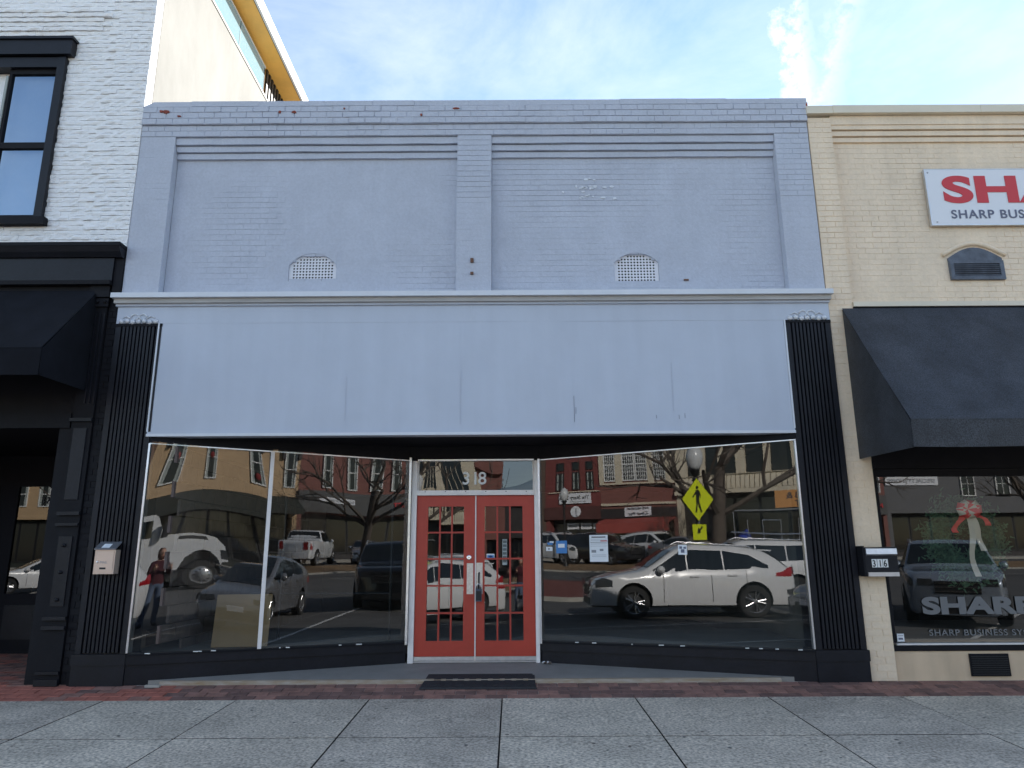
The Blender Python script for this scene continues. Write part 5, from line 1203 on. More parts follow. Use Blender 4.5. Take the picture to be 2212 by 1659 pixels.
BIG = dict(ESC, key='big', L=5.1, W=2.02, H=1.86, clr=0.25, belt=[(-1, 1.25), (.5, 1.18), (1, 1.12)],
           top=[(-1, 1.0), (-.985, 1.3), (-.92, 1.70), (-.82, 1.83), (-.4, 1.86), (.1, 1.84), (.20, 1.74), (.40, 1.32), (.48, 1.23), (.88, 1.16), (.975, 1.08), (1, 0.95)],
           dlo=[(-.88, 1.55), (-.80, 1.68), (0, 1.72), (.12, 1.68), (.38, 1.25)], head=(.86, .975, 0.86, 1.06), ws=(.19, .42), grille=(0.72, 1.04), bars=4, wheels=(-1.5, 1.52), wr=0.40, rails=(-.8, .12))
PIC = dict(ESC, key='pic', L=5.7, W=2.0, H=1.90, clr=0.36, belt=[(-1, 1.30), (.5, 1.22), (1, 1.15)],
           top=[(-1, 1.10), (-.985, 1.32), (-.22, 1.34), (-.19, 1.6), (-.15, 1.84), (.05, 1.90), (.20, 1.86), (.30, 1.72), (.46, 1.34), (.52, 1.25), (.9, 1.17), (.98, 1.05), (1, 0.9)],
           dlo=[(-.16, 1.70), (-.1, 1.76), (.2, 1.76), (.28, 1.68), (.44, 1.28)], seg=[-.16, .10, .42], handles=(-.08, .16), seams=(-.2, .08, .38), mirror=.38, head=(.86, .975, 0.9, 1.1), tail=(.90, .985, 0.85, 1.25), ws=(.29, .47), rw=(-.215, -.155), grille=(0.7, 1.08), wheels=(-1.75, 1.85), wr=0.41, rails=None, spoiler=None)
RUN = dict(BIG, key='run', H=1.80, grille=(0.72, 0.98), bars=3)
HD = Vector((-.81, .58))
car('suv', 'white crossover with its nose in the shade, mirrored in the right show window', 'car', (-2.72, -11.63, -0.205), H(*HD), M_carwhite, SUV)
car('suv', 'second white suv with roof rails parked behind the nearest white crossover', 'car', (-3.0, -17.1, -0.14), H(*HD), M_carwhite, ESC)
car('hatchback', 'grey hatchback with a teal visor behind its windscreen mirrored in the far left pane', 'car', (2.05, -11.85, -0.205), H(-.66, .75), M_cargrey, PRI)
car('suv', 'large black suv facing the shop with chrome grille bars', 'car', (7.0, -13.5, -0.18), H(-.55, .84), M_carblack, BIG)
car('suv', 'blue grey suv facing the cream building window', 'car', (10.7, -9.7, -0.22), H(-.45, .89), M_carblue, RUN)
FAR = 'cars parked across the street'
car('suv', 'white suv with red tail light at the left end of the far row', 'car', (-20.7, -37.9, TERR), H(.93, .36), M_carwhite, ESC, FAR)
car('suv', 'black suv between two white suvs in the far row', 'car', (-17.5, -37.0, TERR), H(.95, .3), M_carblack, SUV, FAR)
car('suv', 'white suv parked next to the dark sedan in the far row', 'car', (-15.2, -39.0, TERR), H(.95, .3), M_carwhite, SUV, FAR)
car('sedan', 'dark grey sedan in front of the red awning', 'car', (-12.6, -37.7, TERR), H(.96, .28), M_cargrey, SED, FAR)
car('sedan', 'white sedan half hidden left of the far white suv', 'car', (-25.2, -38.2, TERR), H(.93, .36), M_carwhite, SED, FAR)
car('pickup_truck', 'white pickup truck seen from behind across the street', 'pickup', (15.9, -38.0, TERR), H(.62, -.78), M_carwhite, PIC, FAR)
car('sedan', 'silver blue sedan parked right of the white pickup', 'car', (20.0, -38.6, TERR), H(-.5, .86), M_carblue, SED, FAR)
car('sedan', 'white sedan mirrored in the glass door of the left neighbour', 'car', (-20.6, -19.5, -0.1), H(-.75, .65), M_carwhite, SED)
rt = thing('sunshade', 'teal folded visor lying on the dashboard of the grey hatchback', 'visor', (0.9, -10.7, 0.7))
b = MB(); b.prism([(0.72 + 0.5 + 0.05 * k, -11.15 - 0.0 * k, 0.80 + 0.12 * math.sin(PI * k / 8)) for k in range(9)], (0.02, 0.02, 0.0), M_teal); b.build('visor', rt)

# ---- delivery truck
def truck():
    rt = thing('flatbed_truck', 'white bonneted truck with low empty bed driving past, mirrored in the far left pane', 'truck', (0.9, -27, -0.03))
    z = -0.03; yn, yf = -26.0, -28.3
    p = [(-1.0, 1.15), (-1.0, 2.75), (-0.85, 2.86), (0.05, 2.86), (0.20, 2.76), (0.62, 2.05), (1.55, 1.98), (2.45, 1.82), (2.80, 1.55), (2.86, 1.05), (2.62, 1.0), (2.55, 0.9), (2.45, 1.12), (2.2, 1.32), (1.95, 1.38), (1.7, 1.32), (1.45, 1.12), (1.3, 0.72), (0.9, 0.70), (-1.0, 0.72)]
    b = MB(); b.prism([(x, yn, zz + z) for x, zz in p], (0, yf - yn, 0), M_carwhite); b.build('cab', rt)
    b = MB(); b.box(-6.6, -1.25, yf - 0.05, yn + 0.12, z + 1.02, z + 1.20, M_iron); b.build('flat_bed', rt)
    b = MB(); b.box(-6.6, 2.5, yf + 0.3, yn - 0.3, z + 0.62, z + 1.0, M_blacktrim); b.build('chassis', rt)
    b = MB(); b.hexa([(-0.78, yn + 0.012, z + 2.02), (0.12, yn + 0.012, z + 2.02), (0.12, yn, z + 2.02), (-0.78, yn, z + 2.02)], [(-0.74, yn + 0.012, z + 2.66), (0.02, yn + 0.012, z + 2.66), (0.02, yn, z + 2.66), (-0.74, yn, z + 2.66)], M_carglass); b.build('side_window', rt)
    b = MB(); b.hexa([(1.1, yn + 0.012, z + 1.82), (2.1, yn + 0.012, z + 1.72), (2.1, yn, z + 1.72), (1.1, yn, z + 1.82)], [(1.15, yn + 0.012, z + 1.93), (2.05, yn + 0.012, z + 1.83), (2.05, yn, z + 1.83), (1.15, yn, z + 1.93)], M_blacktrim); b.build('bonnet_vent', rt)
    b = MB(); b.box(2.60, 2.84, yn - 0.05, yn + 0.02, z + 1.12, z + 1.42, M_lamp); b.build('headlight', rt)
    b = MB(); b.box(2.5, 2.95, yf, yn, z + 0.55, z + 0.85, M_chrome); b.build('bumper', rt)
    b = MB(); b.hexa([(0.05, yn - 0.1, z + 2.7), (0.07, yn - 0.1, z + 2.7), (0.07, yf + 0.1, z + 2.7), (0.05, yf + 0.1, z + 2.7)], [(0.05, yn - 0.1, z + 2.72), (0.3, yn - 0.1, z + 2.72), (0.3, yf + 0.1, z + 2.72), (0.05, yf + 0.1, z + 2.72)], M_carwhite); b.build('sun_visor', rt)
    b = MB(); b.box(0.45, 0.62, yn + 0.15, yn + 0.35, z + 1.95, z + 2.5, M_blacktrim); b.build('wing_mirror', rt)
    for x in (1.95, -5.6, -4.4):
        for sy, y in ((1, yn), (-1, yf)):
            b = MB(); r = 0.50
            b.lathe([(r * 0.6, 0), (r * 0.92, 0.0), (r, -0.04), (r, -0.26), (r * 0.6, -0.28)], (x, y - 0.02 * sy, z + r), (0, sy, 0), M_tyre, 32, False); b.build('tyre', rt, smooth='auto')
            b = MB(); b.lathe([(r * 0.6, 0.0), (r * 0.55, -0.02), (r * 0.45, 0.02), (r * 0.25, 0.03), (r * 0.22, 0.08), (0, 0.09)], (x, y - 0.02 * sy, z + r), (0, sy, 0), M_rim, 28)
            w = b.build('rim', rt, smooth='auto')
            for q in range(10):
                a = 2 * PI * q / 10; b = MB(); b.lathe([(0.028, 0), (0.028, 0.012), (0, 0.012)], (x + 0.19 * math.cos(a), y + 0.0 * sy, z + r + 0.19 * math.sin(a)), (0, sy, 0), M_iron, 8); b.build('hand_hole', w)
    rt.location.x += 3.5
truck()

# ---- buildings across the street
FY = -45.0
def opp(name, label, x0, x1, ztop, wallm, zshop, shopm, fasm=None, zfas=None):
    rt = thing(name, label, 'building', ((x0 + x1) / 2, FY - 4, TERR))
    part('wall', rt, wallm, (x0, x1, FY - 9, FY, zshop, ztop)); part('storefront', rt, shopm, (x0, x1, FY - 9, FY - 0.6, TERR + .1, zshop - 0.002))
    part('end_pier', rt, wallm, (x0, x0 + 0.3, FY - 0.59, FY, TERR + .1, zshop - 0.002)); part('end_pier', rt, wallm, (x1 - 0.3, x1, FY - 0.59, FY, TERR + .1, zshop - 0.002))
    part('cornice', rt, wallm, (x0, x1, FY + 0.002, FY + 0.25, ztop - 0.35, ztop + 0.1))
    if zfas: part('fascia', rt, fasm, (x0 + 0.002, x1 - 0.002, FY + 0.003, FY + 0.15, zfas[0], zfas[1]))
    n = max(2, int((x1 - x0) / 1.5))
    for k in range(n):
        xa = x0 + 0.35 + (x1 - x0 - 0.7) * k / n; xb = x0 + 0.35 + (x1 - x0 - 0.7) * (k + 1) / n
        f = part('shop_window', rt, M_blacktrim, (xa + 0.02, xb - 0.02, FY - 0.598, FY - 0.55, TERR + 0.5, zshop - 0.2)); part('pane', f, M_winglass, (xa + 0.1, xb - 0.1, FY - 0.549, FY - 0.545, TERR + 0.6, zshop - 0.3))
    return rt
def window(rt, xa, xb, z0, z1, grid=(1, 2), fm=None, fw=0.07, y=FY, curtain=False, hood=None):
    fm = fm or M_winwhite
    f = part('window', rt, fm, (xa, xa + fw, y + 0.003, y + 0.08, z0, z1), (xb - fw, xb, y + 0.003, y + 0.08, z0, z1), (xa + fw, xb - fw, y + 0.003, y + 0.08, z0, z0 + fw), (xa + fw, xb - fw, y + 0.003, y + 0.08, z1 - fw, z1))
    part('pane', f, M_winglass, (xa + fw, xb - fw, y + 0.003, y + 0.02, z0 + fw, z1 - fw))
    if curtain: part('curtain', f, M_curtain, (xa + fw, xa + fw + (xb - xa) * .2, y + 0.021, y + 0.03, z0 + fw, z1 - fw), (xb - fw - (xb - xa) * .2, xb - fw, y + 0.021, y + 0.03, z0 + fw, z1 - fw))
    nx, nz_ = grid; t = 0.018 if nx > 1 else 0.03
    for i in range(1, nx): x = xa + fw + (xb - xa - 2 * fw) * i / nx; part('glazing_bar', f, fm, (x - t, x + t, y + 0.031, y + 0.05, z0 + fw, z1 - fw))
    for j in range(1, nz_):
        z = z0 + fw + (z1 - z0 - 2 * fw) * j / nz_; t2 = t * (2.2 if nz_ > 2 and j == nz_ // 2 else 1); part('glazing_bar', f, fm, (xa + fw, xb - fw, y + 0.0505, y + 0.065, z - t2, z + t2))
    if hood: part('hood_bracket', f, hood, (xa - 0.22, xa - 0.02, y + 0.003, y + 0.2, z1 - 0.55, z1 + 0.1), (xb + 0.02, xb + 0.22, y + 0.003, y + 0.2, z1 - 0.55, z1 + 0.1), (xa - 0.22, xb + 0.22, y + 0.003, y + 0.3, z1 + 0.1, z1 + 0.3))
    return f
a = opp('commercial_building', 'dark red brick building with a round white sign across the street', -25.6, -21.46, 9.5, M_redb2, 3.1, M_darkfascia, M_maroonfas, (3.1, 3.95))
for x in (-24.5, -23.3, -22.2):
    window(a, x - 0.28, x + 0.28, 5.05, 6.25, (1, 2), M_darkfascia, 0.05, curtain=True); window(a, x - 0.28, x + 0.28, 6.40, 6.95, (1, 1), M_darkfascia, 0.05)
part('string_course', a, M_terracotta, (-25.3, -21.5, FY + 0.003, FY + 0.10, 4.90, 4.97))
s_ = thing('shop_sign', 'long white banner reading THE SHARP STYLE across the street', 'banner', (-23.4, FY + 0.1, 4.1)); part('banner', s_, M_signwhite, (-24.5, -22.15, FY + 0.10, FY + 0.13, 4.15, 4.82))
text('banner_lettering', s_, 'The Sharp Style', M_ink, 0.34, (-22.32, FY + 0.132, 4.42), rot=(PI / 2, 0, PI), off=0.008); text('banner_small_print', s_, 'hair care and barber', M_ink, 0.14, (-22.6, FY + 0.132, 4.22), rot=(PI / 2, 0, PI))
s_ = thing('shop_sign', 'round white sign with a dark letter on the maroon fascia', 'sign', (-23.3, FY + 0.2, 3.2))
b = MB(); b.lathe([(0.36, 0), (0.36, 0.05), (0, 0.05)], (-23.3, FY + 0.16, 3.6), (0, 1, 0), M_signwhite, 28); b.build('disc', s_); text('letter', s_, 'J', M_ink, 0.6, (-23.2, FY + 0.215, 3.4), rot=(PI / 2, 0, PI))
for k in range(3):
    s_ = thing('window_poster', ('left', 'middle', 'right')[k] + ' small white poster in the row under the maroon fascia', 'poster', (-23.9 + 0.95 * k, FY - 0.5, 2.5)); part('poster', s_, M_signwhite, (-24.3 + 0.95 * k, -23.5 + 0.95 * k, FY - 0.54, FY - 0.53, 2.45, 2.85)); part('print', s_, M_inkgrey, (-24.2 + 0.95 * k, -23.6 + 0.95 * k, FY - 0.529, FY - 0.527, 2.58, 2.72))
bb = opp('commercial_building', 'red brick building with white grid windows above a red awning', -21.45, -16.1, 9.2, M_redb, 3.1, M_darkfascia, M_darkfascia, (3.1, 3.74))
for (xa, xb, g) in ((-21.1, -20.3, (5, 8)), (-19.85, -19.0, (5, 8)), (-18.95, -18.1, (5, 8)), (-17.65, -16.75, (5, 8))): window(bb, xa, xb, 5.5, 7.7, g)
for (xa, xb) in ((-21.43, -21.12), (-20.28, -19.87), (-18.08, -17.67), (-16.73, -16.12)): part('stone_pier', bb, M_terracotta, (xa, xb, FY + 0.003, FY + 0.12, 5.4, 7.9))
part('sill_band', bb, M_terracotta, (-21.4, -16.15, FY + 0.003, FY + 0.16, 5.28, 5.395)); part('string_course', bb, M_terracotta, (-21.4, -16.15, FY + 0.003, FY + 0.12, 3.93, 4.08))
s_ = thing('shop_sign', 'white board reading OLD HAVANA CIGAR BAR on the dark fascia', 'sign', (-18.8, FY + 0.2, 3.2)); part('sign_board', s_, M_signwhite, (-19.7, -17.95, FY + 0.16, FY + 0.20, 3.20, 3.80))
text('sign_lettering', s_, 'OLD HAVANA', M_ink, 0.19, (-18.83, FY + 0.203, 3.62), rot=(PI / 2, 0, PI), off=0.012, align='CENTER', xs=1.15); text('sign_lettering', s_, 'Cigar Bar', M_ink, 0.27, (-18.83, FY + 0.203, 3.27), rot=(PI / 2, 0, PI), off=0.012, align='CENTER', xs=1.2)
aw3 = thing('awning', 'red canvas awning below the cigar bar sign', 'awning', (-18.3, FY + 1, 2.2))
b = MB(); b.prism([(-21.2, FY + 0.16, 3.08), (-21.2, FY + 1.5, 2.75), (-21.2, FY + 1.5, 2.15), (-21.2, FY + 1.45, 2.15), (-21.2, FY + 1.45, 2.70), (-21.2, FY + 0.16, 3.03)], (5.0, 0, 0), M_redawn); b.build('canvas', aw3)
cc = opp('commercial_building', 'cream terracotta building with a ribbed band below dark upper windows', -16.09, -2.6, 10.5, M_terracotta, 4.43, M_darkfascia)
b = None
part('window_void', cc, M_winglass, (-15.2, -3.6, FY + 0.002, FY + 0.01, 5.6, 9.6))
for (xa, xb) in ((-16.08, -15.2), (-14.4, -14.1), (-13.25, -12.9), (-12.05, -11.45), (-10.35, -10.0), (-8.8, -8.2), (-7.0, -6.7), (-5.85, -5.35), (-3.6, -2.62)):
    part('stone_pier', cc, M_terracotta, (xa, xb, FY + 0.012, FY + 0.22, 5.6, 9.6))
for (xa, xb) in ((-6.7, -5.85), (-5.3, -3.65)): part('mullion_bar', cc, M_terracotta, *[(xa + (xb - xa) * k / 4 - 0.02, xa + (xb - xa) * k / 4 + 0.02, FY + 0.012, FY + 0.08, 5.6, 9.0) for k in range(1, 4)], (xa, xb, FY + 0.013, FY + 0.09, 6.8, 6.95))
for k in range(44):
    x = -16.0 + 0.30 * k; b = MB(); b.prism([(x, FY + 0.02 + 0.30 * math.sin(PI / 2 * i / 6), 5.55 - 0.85 * (1 - math.cos(PI / 2 * i / 6))) for i in range(7)] + [(x, FY + 0.02, 4.70)], (0.25, 0, 0), M_terracotta); b.build('rib', cc)
part('band_top', cc, M_terracotta, (-16.08, -2.62, FY + 0.002, FY + 0.20, 5.56, 5.598)); part('lower_cornice', cc, M_terracotta, (-16.08, -2.62, FY + 0.002, FY + 0.36, 4.43, 4.68))
part('canopy', cc, M_galv, (-12.5, -6.0, FY + 0.01, FY + 1.6, 3.28, 3.36))
s_ = thing('hanging_sign', 'orange board hanging under the ribbed cream band', 'sign', (-9.2, FY + 0.6, 3.4)); part('board', s_, M_orangesign, (-9.75, -8.3, FY + 0.60, FY + 0.64, 3.45, 4.42))
text('sign_lettering', s_, 'B &', M_ink, 0.5, (-8.42, FY + 0.643, 3.95), rot=(PI / 2, 0, PI), off=0.012); text('sign_lettering', s_, 'T', M_ink, 0.45, (-8.45, FY + 0.643, 3.52), rot=(PI / 2, 0, PI), off=0.012)
rd = opp('commercial_building', 'narrow plain red brick building between the cream one and a slate roofed shop', -2.59, -0.86, 9.5, M_redb, 3.4, M_darkfascia)
bl = opp('commercial_building', 'low shop with a curved slate blue canopy across the street', -0.85, 1.95, 6.3, M_darkfascia, 3.4, M_darkfascia)
b = MB(); b.prism([(-0.8, FY + 0.3 + 0.9 * math.sin(PI / 2 * i / 6), 7.9 - 0.9 * (1 - math.cos(PI / 2 * i / 6))) for i in range(7)] + [(-0.8, FY + 0.3, 7.0)], (2.7, 0, 0), M_bluegrey); b.build('canopy', bl); part('canopy_wall', bl, M_bluegrey, (-0.84, 1.94, FY - 1, FY + 0.29, 6.31, 7.9))
br_ = opp('commercial_building', 'plain brown brick building right of the slate blue canopy across the street', 1.96, 7.6, 8.6, mat('brown_street_brick', (0.20, 0.12, 0.08), .85, var=.15), 3.4, M_darkfascia)
tb = opp('commercial_building', 'tan painted brick building with white sash windows and dark hoods', 7.61, 18.6, 9.8, M_tan, 4.42, M_greenawn)
for k, (x, w) in enumerate(((9.1, 0.55), (12.0, 0.5), (15.75, 0.5), (17.95, 0.4))):
    f = window(tb, x - w, x + w, 5.02, 7.45, (1, 2), hood=M_darkfascia, curtain=True)
    if k == 3: continue
    w_ = thing('window_wreath', 'red bow wreath in the %s white window of the tan building' % ('first', 'second', 'third')[k], 'wreath', (x, FY + 0.1, 6.3), group='red wreaths in the tan building windows')
    b = MB(); b.lathe([(0.08, 0), (0.19, 0.04), (0.08, 0.08)], (x, FY + 0.09, 6.35 if k != 2 else 5.45), (0, 1, 0), M_bowred, 16); b.build('bow', w_)
b = MB(); b.prism([(7.62, FY + 0.003, 4.41), (7.62, FY + 1.3, 3.6), (7.62, FY + 1.3, 3.3), (7.62, FY + 0.003, 3.3)], (10.9, 0, 0), M_greenawn); b.build('canopy', tb)
re_ = opp('commercial_building', 'red brick building with tall white windows over a grey shop fascia', 18.61, 27.5, 9.3, M_redb, 3.4, M_darkfascia, mat('grey_fascia', (0.09, 0.09, 0.09), .7), (3.5, 4.9))
for x in (20.5, 22.45, 24.1, 25.45, 26.8): window(re_, x - 0.38, x + 0.38, 5.1, 7.4, (1, 2), curtain=True)
s_ = thing('shop_sign', 'white banner with faint lettering on the grey fascia of the red brick building', 'banner', (21.3, FY + .2, 4.1)); part('banner', s_, M_signwhite, (19.9, 22.6, FY + 0.16, FY + 0.18, 4.15, 4.50)); text('banner_lettering', s_, 'NOW YOUR SHOP', M_inkgrey, 0.26, (22.5, FY + 0.182, 4.22), rot=(PI / 2, 0, PI), off=0.006)
s_ = thing('shop_sign', 'red channel letters on the grey fascia near its right end', 'sign', (26, FY + .2, 3.7)); text('sign_lettering', s_, 'MARKET', M_neon, 0.42, (27.2, FY + 0.17, 4.0), rot=(PI / 2, 0, PI), off=0.012, ext=0.03, xs=1.2)
rr_ = opp('commercial_building', 'grey shop building with a long white banner at the right end of the far row', 27.51, 46, 8.5, mat('grey_wall', (0.14, 0.14, 0.145), .8, var=.1), 3.6, M_darkfascia)
s_ = thing('shop_sign', 'long white banner reading SPECIALTY SHOPPE on the grey building', 'banner', (29, FY + .2, 5.6)); part('banner', s_, M_signwhite, (27.6, 31.4, FY + 0.05, FY + 0.08, 5.62, 6.3)); text('banner_lettering', s_, 'SPECIALTY SHOPPE', M_inkgrey, 0.40, (31.2, FY + 0.085, 5.8), rot=(PI / 2, 0, PI), off=0.01)
for x in (33.5, 36, 38.5, 41): window(rr_, x - 0.5, x + 0.5, 4.8, 6.6, (2, 2))
ll = opp('commercial_building', 'tan brick building with white windows at the far left end across the street', -44, -32.0, 9.0, M_tan, 4.2, M_greenawn)
for x in (-43, -41, -39.2, -37.4, -35.6, -33.6): window(ll, x - 0.45, x + 0.45, 5.2, 7.2, (1, 2), curtain=True)
lm = opp('commercial_building', 'brown brick building left of the dark red brick building', -31.98, -25.62, 7.8, mat('brown_brick', (0.13, 0.09, 0.07), .85, var=.15), 3.4, M_darkfascia)
for x in (-30.8, -28.8, -26.8): window(lm, x - 0.4, x + 0.4, 4.6, 6.2, (1, 2))

# ---- patio frames and closed umbrella
pf = thing('terrace_railing', 'bright metal terrace railing in front of the cream terracotta building', 'railing', (-10, -42.2, 0.5))
def bar(nm, *p, r=0.03): b = MB(); b.tube(p, r, M_alu, 6); b.build(nm, pf)
for x in (-11.6, -10.8, -9.9, -8.9, -8.0): bar('post', (x, -42.2, 0.5), (x, -42.2, 2.75 if x > -11 else 3.2))
bar('rail', (-11.8, -42.2, 2.05), (-7.0, -42.2, 1.9), r=0.045); bar('rail', (-11.8, -42.2, 1.6), (-7.0, -42.2, 1.5)); bar('rail', (-9.9, -42.2, 2.75), (-8.9, -42.2, 2.72)); bar('rail', (-8.0, -42.2, 2.75), (-7.0, -42.2, 2.72))
um = thing('patio_umbrella', 'closed royal blue umbrella beside the metal terrace railing', 'umbrella', (-11.3, -42.6, 0.5))
b = MB(); b.lathe([(0.02, 0), (0.30, 0.05), (0.42, 0.2), (0.15, 0.55), (0.03, 0.7)], (-11.2, -42.6, 1.55), (0.3, 0, 1), M_bluecloth, 10); b.build('canopy', um); b = MB(); b.tube([(-11.2, -42.6, 0.5), (-11.2, -42.6, 2.1)], 0.025, M_alu, 6); b.build('pole', um)

# ---- street lamp, crossing sign
def lamp(x, y, label):
    z = road_z(y); rt = thing('street_lamp', label, 'street lamp', (x, y, z))
    b = MB(); b.lathe([(0.20, 0), (0.20, 0.1), (0.12, 0.3), (0.07, 0.5), (0.055, 1.2), (0.05, 3.45), (0.09, 3.5), (0.06, 3.6), (0.11, 3.72), (0.14, 3.8)], (x, y, z), (0, 0, 1), M_blacks, 14); b.build('post', rt, smooth='auto')
    b = MB(); b.lathe([(0.12, 3.8), (0.19, 3.92), (0.235, 4.12), (0.22, 4.28), (0.15, 4.42), (0.06, 4.5), (0.0, 4.55)], (x, y, z), (0, 0, 1), M_globe, 20); b.build('globe', rt, smooth=True)
lamp(-3.28, -14.35, 'black street lamp with pale globe right behind the yellow crossing sign')
lamp(-18.9, -35.2, 'black street lamp across the street in front of the red brick buildings')
cs = thing('crossing_sign', 'yellow green diamond sign with walking figure above a slanting arrow plate', 'traffic sign', (-3.1, -14.0, -0.17))
b = MB(); b.box(-3.125, -3.075, -14.03, -13.98, -0.2, 3.35, M_galv); b.build('post', cs)
# sign plane turned away from the shop front by about 55 degrees
ang = R(-66)
def SP(u, z, d=0.0):
    c, s = math.cos(ang), math.sin(ang); return (-3.1 + u * c - d * s, -13.96 + u * s + d * c, z)
def splate(nm, pts, d0, d1, m_):
    b = MB(); b.prism([SP(u, z, d0) for u, z in pts], Vector(SP(0, 0, d1)) - Vector(SP(0, 0, d0)), m_); b.build(nm, cs)
cz = 2.76; q = 0.62
splate('sign_border', [(-q, cz), (0, cz - q), (q, cz), (0, cz + q)], 0.0, 0.008, M_blacks); q = 0.60; splate('sign_plate', [(-q, cz), (0, cz - q), (q, cz), (0, cz + q)], 0.0085, 0.013, M_yellow)
q = 1.12
def fig(pts, nm): splate(nm, [(u * q, cz + z * q) for u, z in pts], 0.0135, 0.016, M_blacks)
fig([(0.045 * math.cos(2 * PI * i / 12), 0.30 + 0.045 * math.sin(2 * PI * i / 12)) for i in range(12)], 'walker_head')
fig([(-0.06, 0.24), (0.05, 0.24), (0.075, 0.16), (0.05, -0.02), (-0.05, -0.02), (-0.045, 0.12)], 'walker_torso')
fig([(0.05, -0.02), (-0.01, -0.02), (0.03, -0.18), (0.09, -0.33), (0.14, -0.31), (0.09, -0.17)], 'walker_leg'); fig([(-0.05, -0.02), (0.02, -0.02), (-0.01, -0.18), (-0.05, -0.33), (-0.10, -0.33), (-0.06, -0.17)], 'walker_leg')
fig([(0.05, 0.23), (0.08, 0.20), (0.12, 0.10), (0.10, 0.02), (0.075, 0.03), (0.085, 0.10), (0.045, 0.17)], 'walker_arm'); fig([(-0.05, 0.20), (-0.03, 0.14), (-0.10, 0.10), (-0.16, 0.04), (-0.18, 0.06), (-0.13, 0.12)], 'walker_arm')
splate('plaque_border', [(-0.28, 1.62), (0.28, 1.62), (0.28, 2.08), (-0.28, 2.08)], 0.0, 0.008, M_blacks); splate('plaque', [(-0.265, 1.635), (0.265, 1.635), (0.265, 2.065), (-0.265, 2.065)], 0.0085, 0.013, M_yellow)
splate('arrow', [(0.10, 2.03), (0.02, 1.93), (-0.04, 1.97), (-0.10, 1.80), (0.06, 1.84), (0.03, 1.88), (0.14, 1.98)], 0.0135, 0.016, M_blacks)

# ---- trees
def tree(name, label, x, y, z, h, r, seed, nb=7, lean=0.0, spread=1.0, stems=1, group=None):
    rnd = random.Random(seed); rt = thing(name, label, 'tree', (x, y, z), group=group)
    crown = MB()
    def branch(p, d, ln, rad, depth):
        pts = [p]; q = Vector(p)
        for i in range(4):
            d = (d + Vector((rnd.gauss(0, .13), rnd.gauss(0, .13), rnd.gauss(0.03, .1)))).normalized(); q = q + d * ln / 4; pts.append(q.copy())
        crown.tube(pts, rad, M_bark, 5 if rad > 0.02 else 3, rad * 0.5, cap=False)
        if depth > 0:
            for k in range(3 if depth > 1 else 4):
                a = rnd.uniform(0, 2 * PI); s_ = d.orthogonal().normalized(); s_ = Matrix.Rotation(a, 3, d) @ s_
                nd = (d * rnd.uniform(0.6, 1.0) + s_ * rnd.uniform(0.5, 0.9) + Vector((0, 0, .1))).normalized()
                branch(pts[rnd.choice((2, 3, 4))], nd, ln * rnd.uniform(0.55, 0.8), rad * 0.55, depth - 1)
    for s in range(stems):
        px = x + (rnd.uniform(-.25, .25) if stems > 1 else 0); b = MB(); th = h * 0.38; pts = [Vector((px, y, z))]; d = Vector((rnd.gauss(lean, .06 * stems), rnd.gauss(0, .06 * stems), 1)).normalized()
        for i in range(5):
            d = (d + Vector((rnd.gauss(0, .04), rnd.gauss(0, .04), .05))).normalized(); pts.append(pts[-1] + d * th / 5)
        b.tube([pts[0] - Vector((0, 0, .1))] + pts[1:], r, M_bark, 12, r * 0.7, cap=False); b.build('trunk', rt, smooth=True)
        for k in range(nb):
            a = 2 * PI * k / nb + rnd.uniform(-.4, .4); i = rnd.choice((3, 4, 5)); nd = Vector((math.cos(a) * spread, math.sin(a) * spread, rnd.uniform(0.5, 1.1))).normalized()
            branch(pts[i], nd, h * rnd.uniform(0.22, 0.34), r * 0.42, 3)
    crown.build('bare_crown', rt, kind='stuff')
tree('street_tree', 'large bare tree with thick dark trunk on the street island behind the crossing sign', -4.75, -20.2, -0.05, 11, 0.27, 4, nb=7, spread=1.1)
tree('street_tree', 'bare tree with a dark forked trunk before the grey shop fascia', 14.4, -29, 0.0, 11, 0.25, 8, nb=6)
tree('small_tree', 'small many stemmed bare tree beside the red awning', -15.2, -41.8, 0.5, 4.2, 0.05, 3, nb=4, stems=5)
tree('street_tree', 'bare tree at the left end of the street before the brown brick building', -23.6, -31, 0.0, 9, 0.22, 12)
tree('small_tree', 'small many stemmed bare tree in front of the tan building', 17.6, -41.8, 0.5, 4.2, 0.05, 9, nb=4, stems=4)
tree('street_tree', 'bare tree on the right of the street before the banner of the grey building', 24.5, -26, 0.0, 10, 0.25, 15)

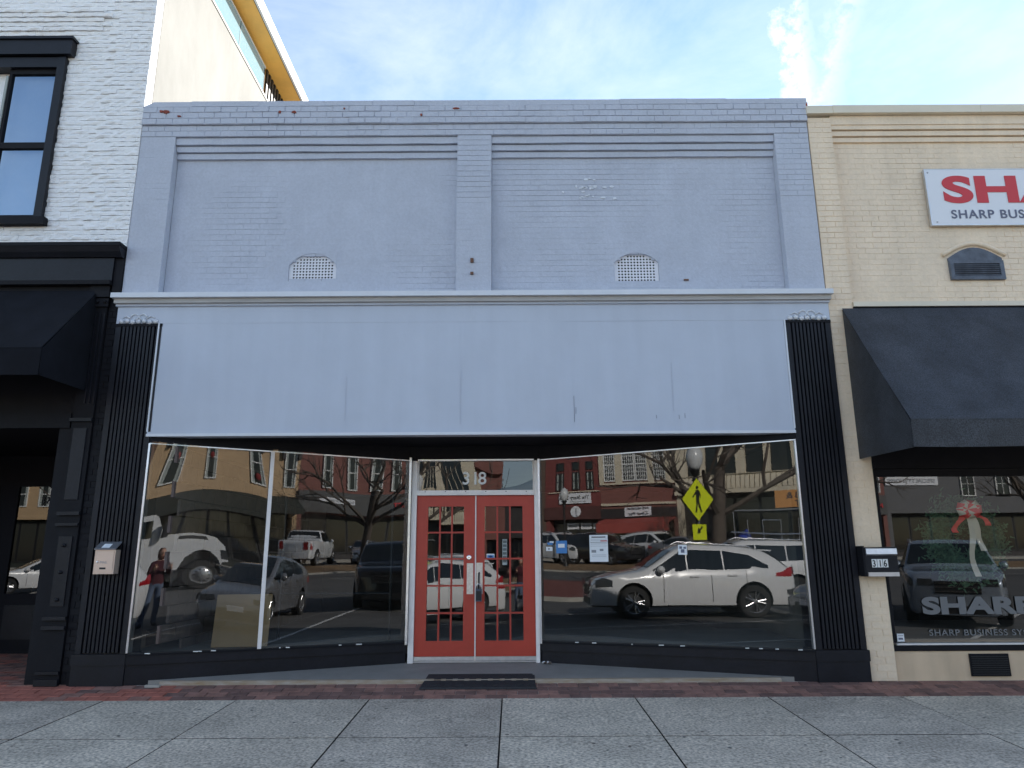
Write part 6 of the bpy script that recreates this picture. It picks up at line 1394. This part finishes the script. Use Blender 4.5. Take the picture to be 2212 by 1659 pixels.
# ---- people
def person(name, label, x, y, z, rot, top_m, leg_m, phone=False, sitz=1.0):
    rt = thing(name, label, 'person', (x, y, z), rot)
    s = sitz
    V = [(0, 0, .95), (0, 0, 1.12), (0, 0, 1.34), (0, .01, 1.47), (0, 0.02, 1.54), (.09, 0, .90), (.105, .02, .50), (.11, 0, .09), (.12, .12, .035), (-.09, 0, .90), (-.105, .03, .50), (-.12, .02, .09), (-.13, .14, .035),
         (.17, 0, 1.40), (.23, .04 if not phone else .03, 1.14), (.18 if phone else .24, .26 if phone else .06, .92 if not phone else 1.30), (-.17, 0, 1.40), (-.24, .04, 1.14), (-.16 if phone else -.25, .26 if phone else .06, .92 if not phone else 1.30)]
    E_ = [(0, 1), (1, 2), (2, 3), (3, 4), (0, 5), (5, 6), (6, 7), (7, 8), (0, 9), (9, 10), (10, 11), (11, 12), (2, 13), (13, 14), (14, 15), (2, 16), (16, 17), (17, 18)]
    Rr = [.15, .135, .145, .065, .055, .105, .07, .045, .04, .105, .07, .045, .04, .065, .045, .032, .065, .045, .032]
    me = bpy.data.meshes.new('body'); me.from_pydata([(a * s, b_ * s, c * s) for a, b_, c in V], E_, [])
    o = bpy.data.objects.new('tmp', me); C.objects.link(o)
    md = o.modifiers.new('s', 'SKIN'); 
    for i, r in enumerate(Rr): me.skin_vertices[0].data[i].radius = (r * s, r * s * (0.75 if i < 4 else 1))
    me.skin_vertices[0].data[0].use_root = True
    o.modifiers.new('ss', 'SUBSURF').levels = 2
    dg = bpy.context.evaluated_depsgraph_get(); dg.update(); m2 = bpy.data.meshes.new_from_object(o.evaluated_get(dg)); bpy.data.objects.remove(o)
    m2.materials.clear()
    for m_ in (leg_m, top_m, M_skin, M_blacks): m2.materials.append(m_)
    for p in m2.polygons:
        p.use_smooth = True; c = p.center / s; arm = abs(c.x) > .16 and c.z > .85
        p.material_index = 3 if c.z < .09 else 0 if c.z < .93 and not arm else 2 if c.z > 1.47 else 1
        if (phone and c.y > .23 and c.z > 1.1) or (not phone and arm and c.z < .96): p.material_index = 2
    ob = bpy.data.objects.new('body', m2); C.objects.link(ob); ob.parent = rt
    def put(b, nm): o_ = b.build(nm, None, smooth=True); o_.parent = rt
    b = MB(); b.lathe([(0.0, -.115), (.05, -.105), (.072, -.05), (.080, .0), (.078, .05), (.055, .10), (0.0, .118)], (0, .025 * s, 1.635 * s), (0, 0, 1), M_skin, 18); b.tube([(0, .10, 1.65 * s), (0, .125, 1.625 * s)], .012, M_skin, 6)
    for sx in (-1, 1): b.lathe([(0.012, 0), (0, 0.006)], (sx * .028, .096, 1.645 * s), (0, 1, 0), M_ink, 8); b.lathe([(0.02, 0), (0, .01)], (sx * .078, .02, 1.63 * s), (sx, 0, 0), M_skin, 8)
    b.box(-.022, .022, .092, .098, 1.588 * s, 1.595 * s, M_ribr); put(b, 'head')
    b = MB(); b.lathe([(.06, -.16), (.085, -.10), (.092, 0.0), (.088, .06), (.06, .115), (0.0, .135)], (0, -.005, 1.64 * s), (0, -.12, 1), M_hair, 18); put(b, 'hair')
    for sx in (-1, 1):
        h = Vector((sx * (.165 if phone else .25), .275 if phone else .065, 1.315 if phone else .90)) * s
        b = MB(); b.lathe([(0.0, -.045), (.03, -.03), (.038, 0), (.034, .03), (0, .045)], h, (0, .5 if phone else 0, 1 if phone else -1), M_skin, 10)
        for k in range(4): b.tube([h + Vector((-sx * .0 + (k - 1.5) * .017, 0, .03 if phone else -.03)), h + Vector(((k - 1.5) * .018, .01, .06 if phone else -.065)), h + Vector(((k - 1.5) * .017, .03, .075 if phone else -.085 + abs(k - 1.5) * .006))], .009, M_skin, 6, .006)
        b.tube([h + Vector((-sx * .03, 0, 0)), h + Vector((-sx * .055, .02, .02 if phone else -.03))], .010, M_skin, 6, .007); put(b, 'hand')
    return rt
person('person', 'person in a maroon jacket and blue jeans raising both hands, mirrored in the red doors', 0.16, -13.2, -0.2, 0, M_shirt, M_jean, phone=True, sitz=1.0)
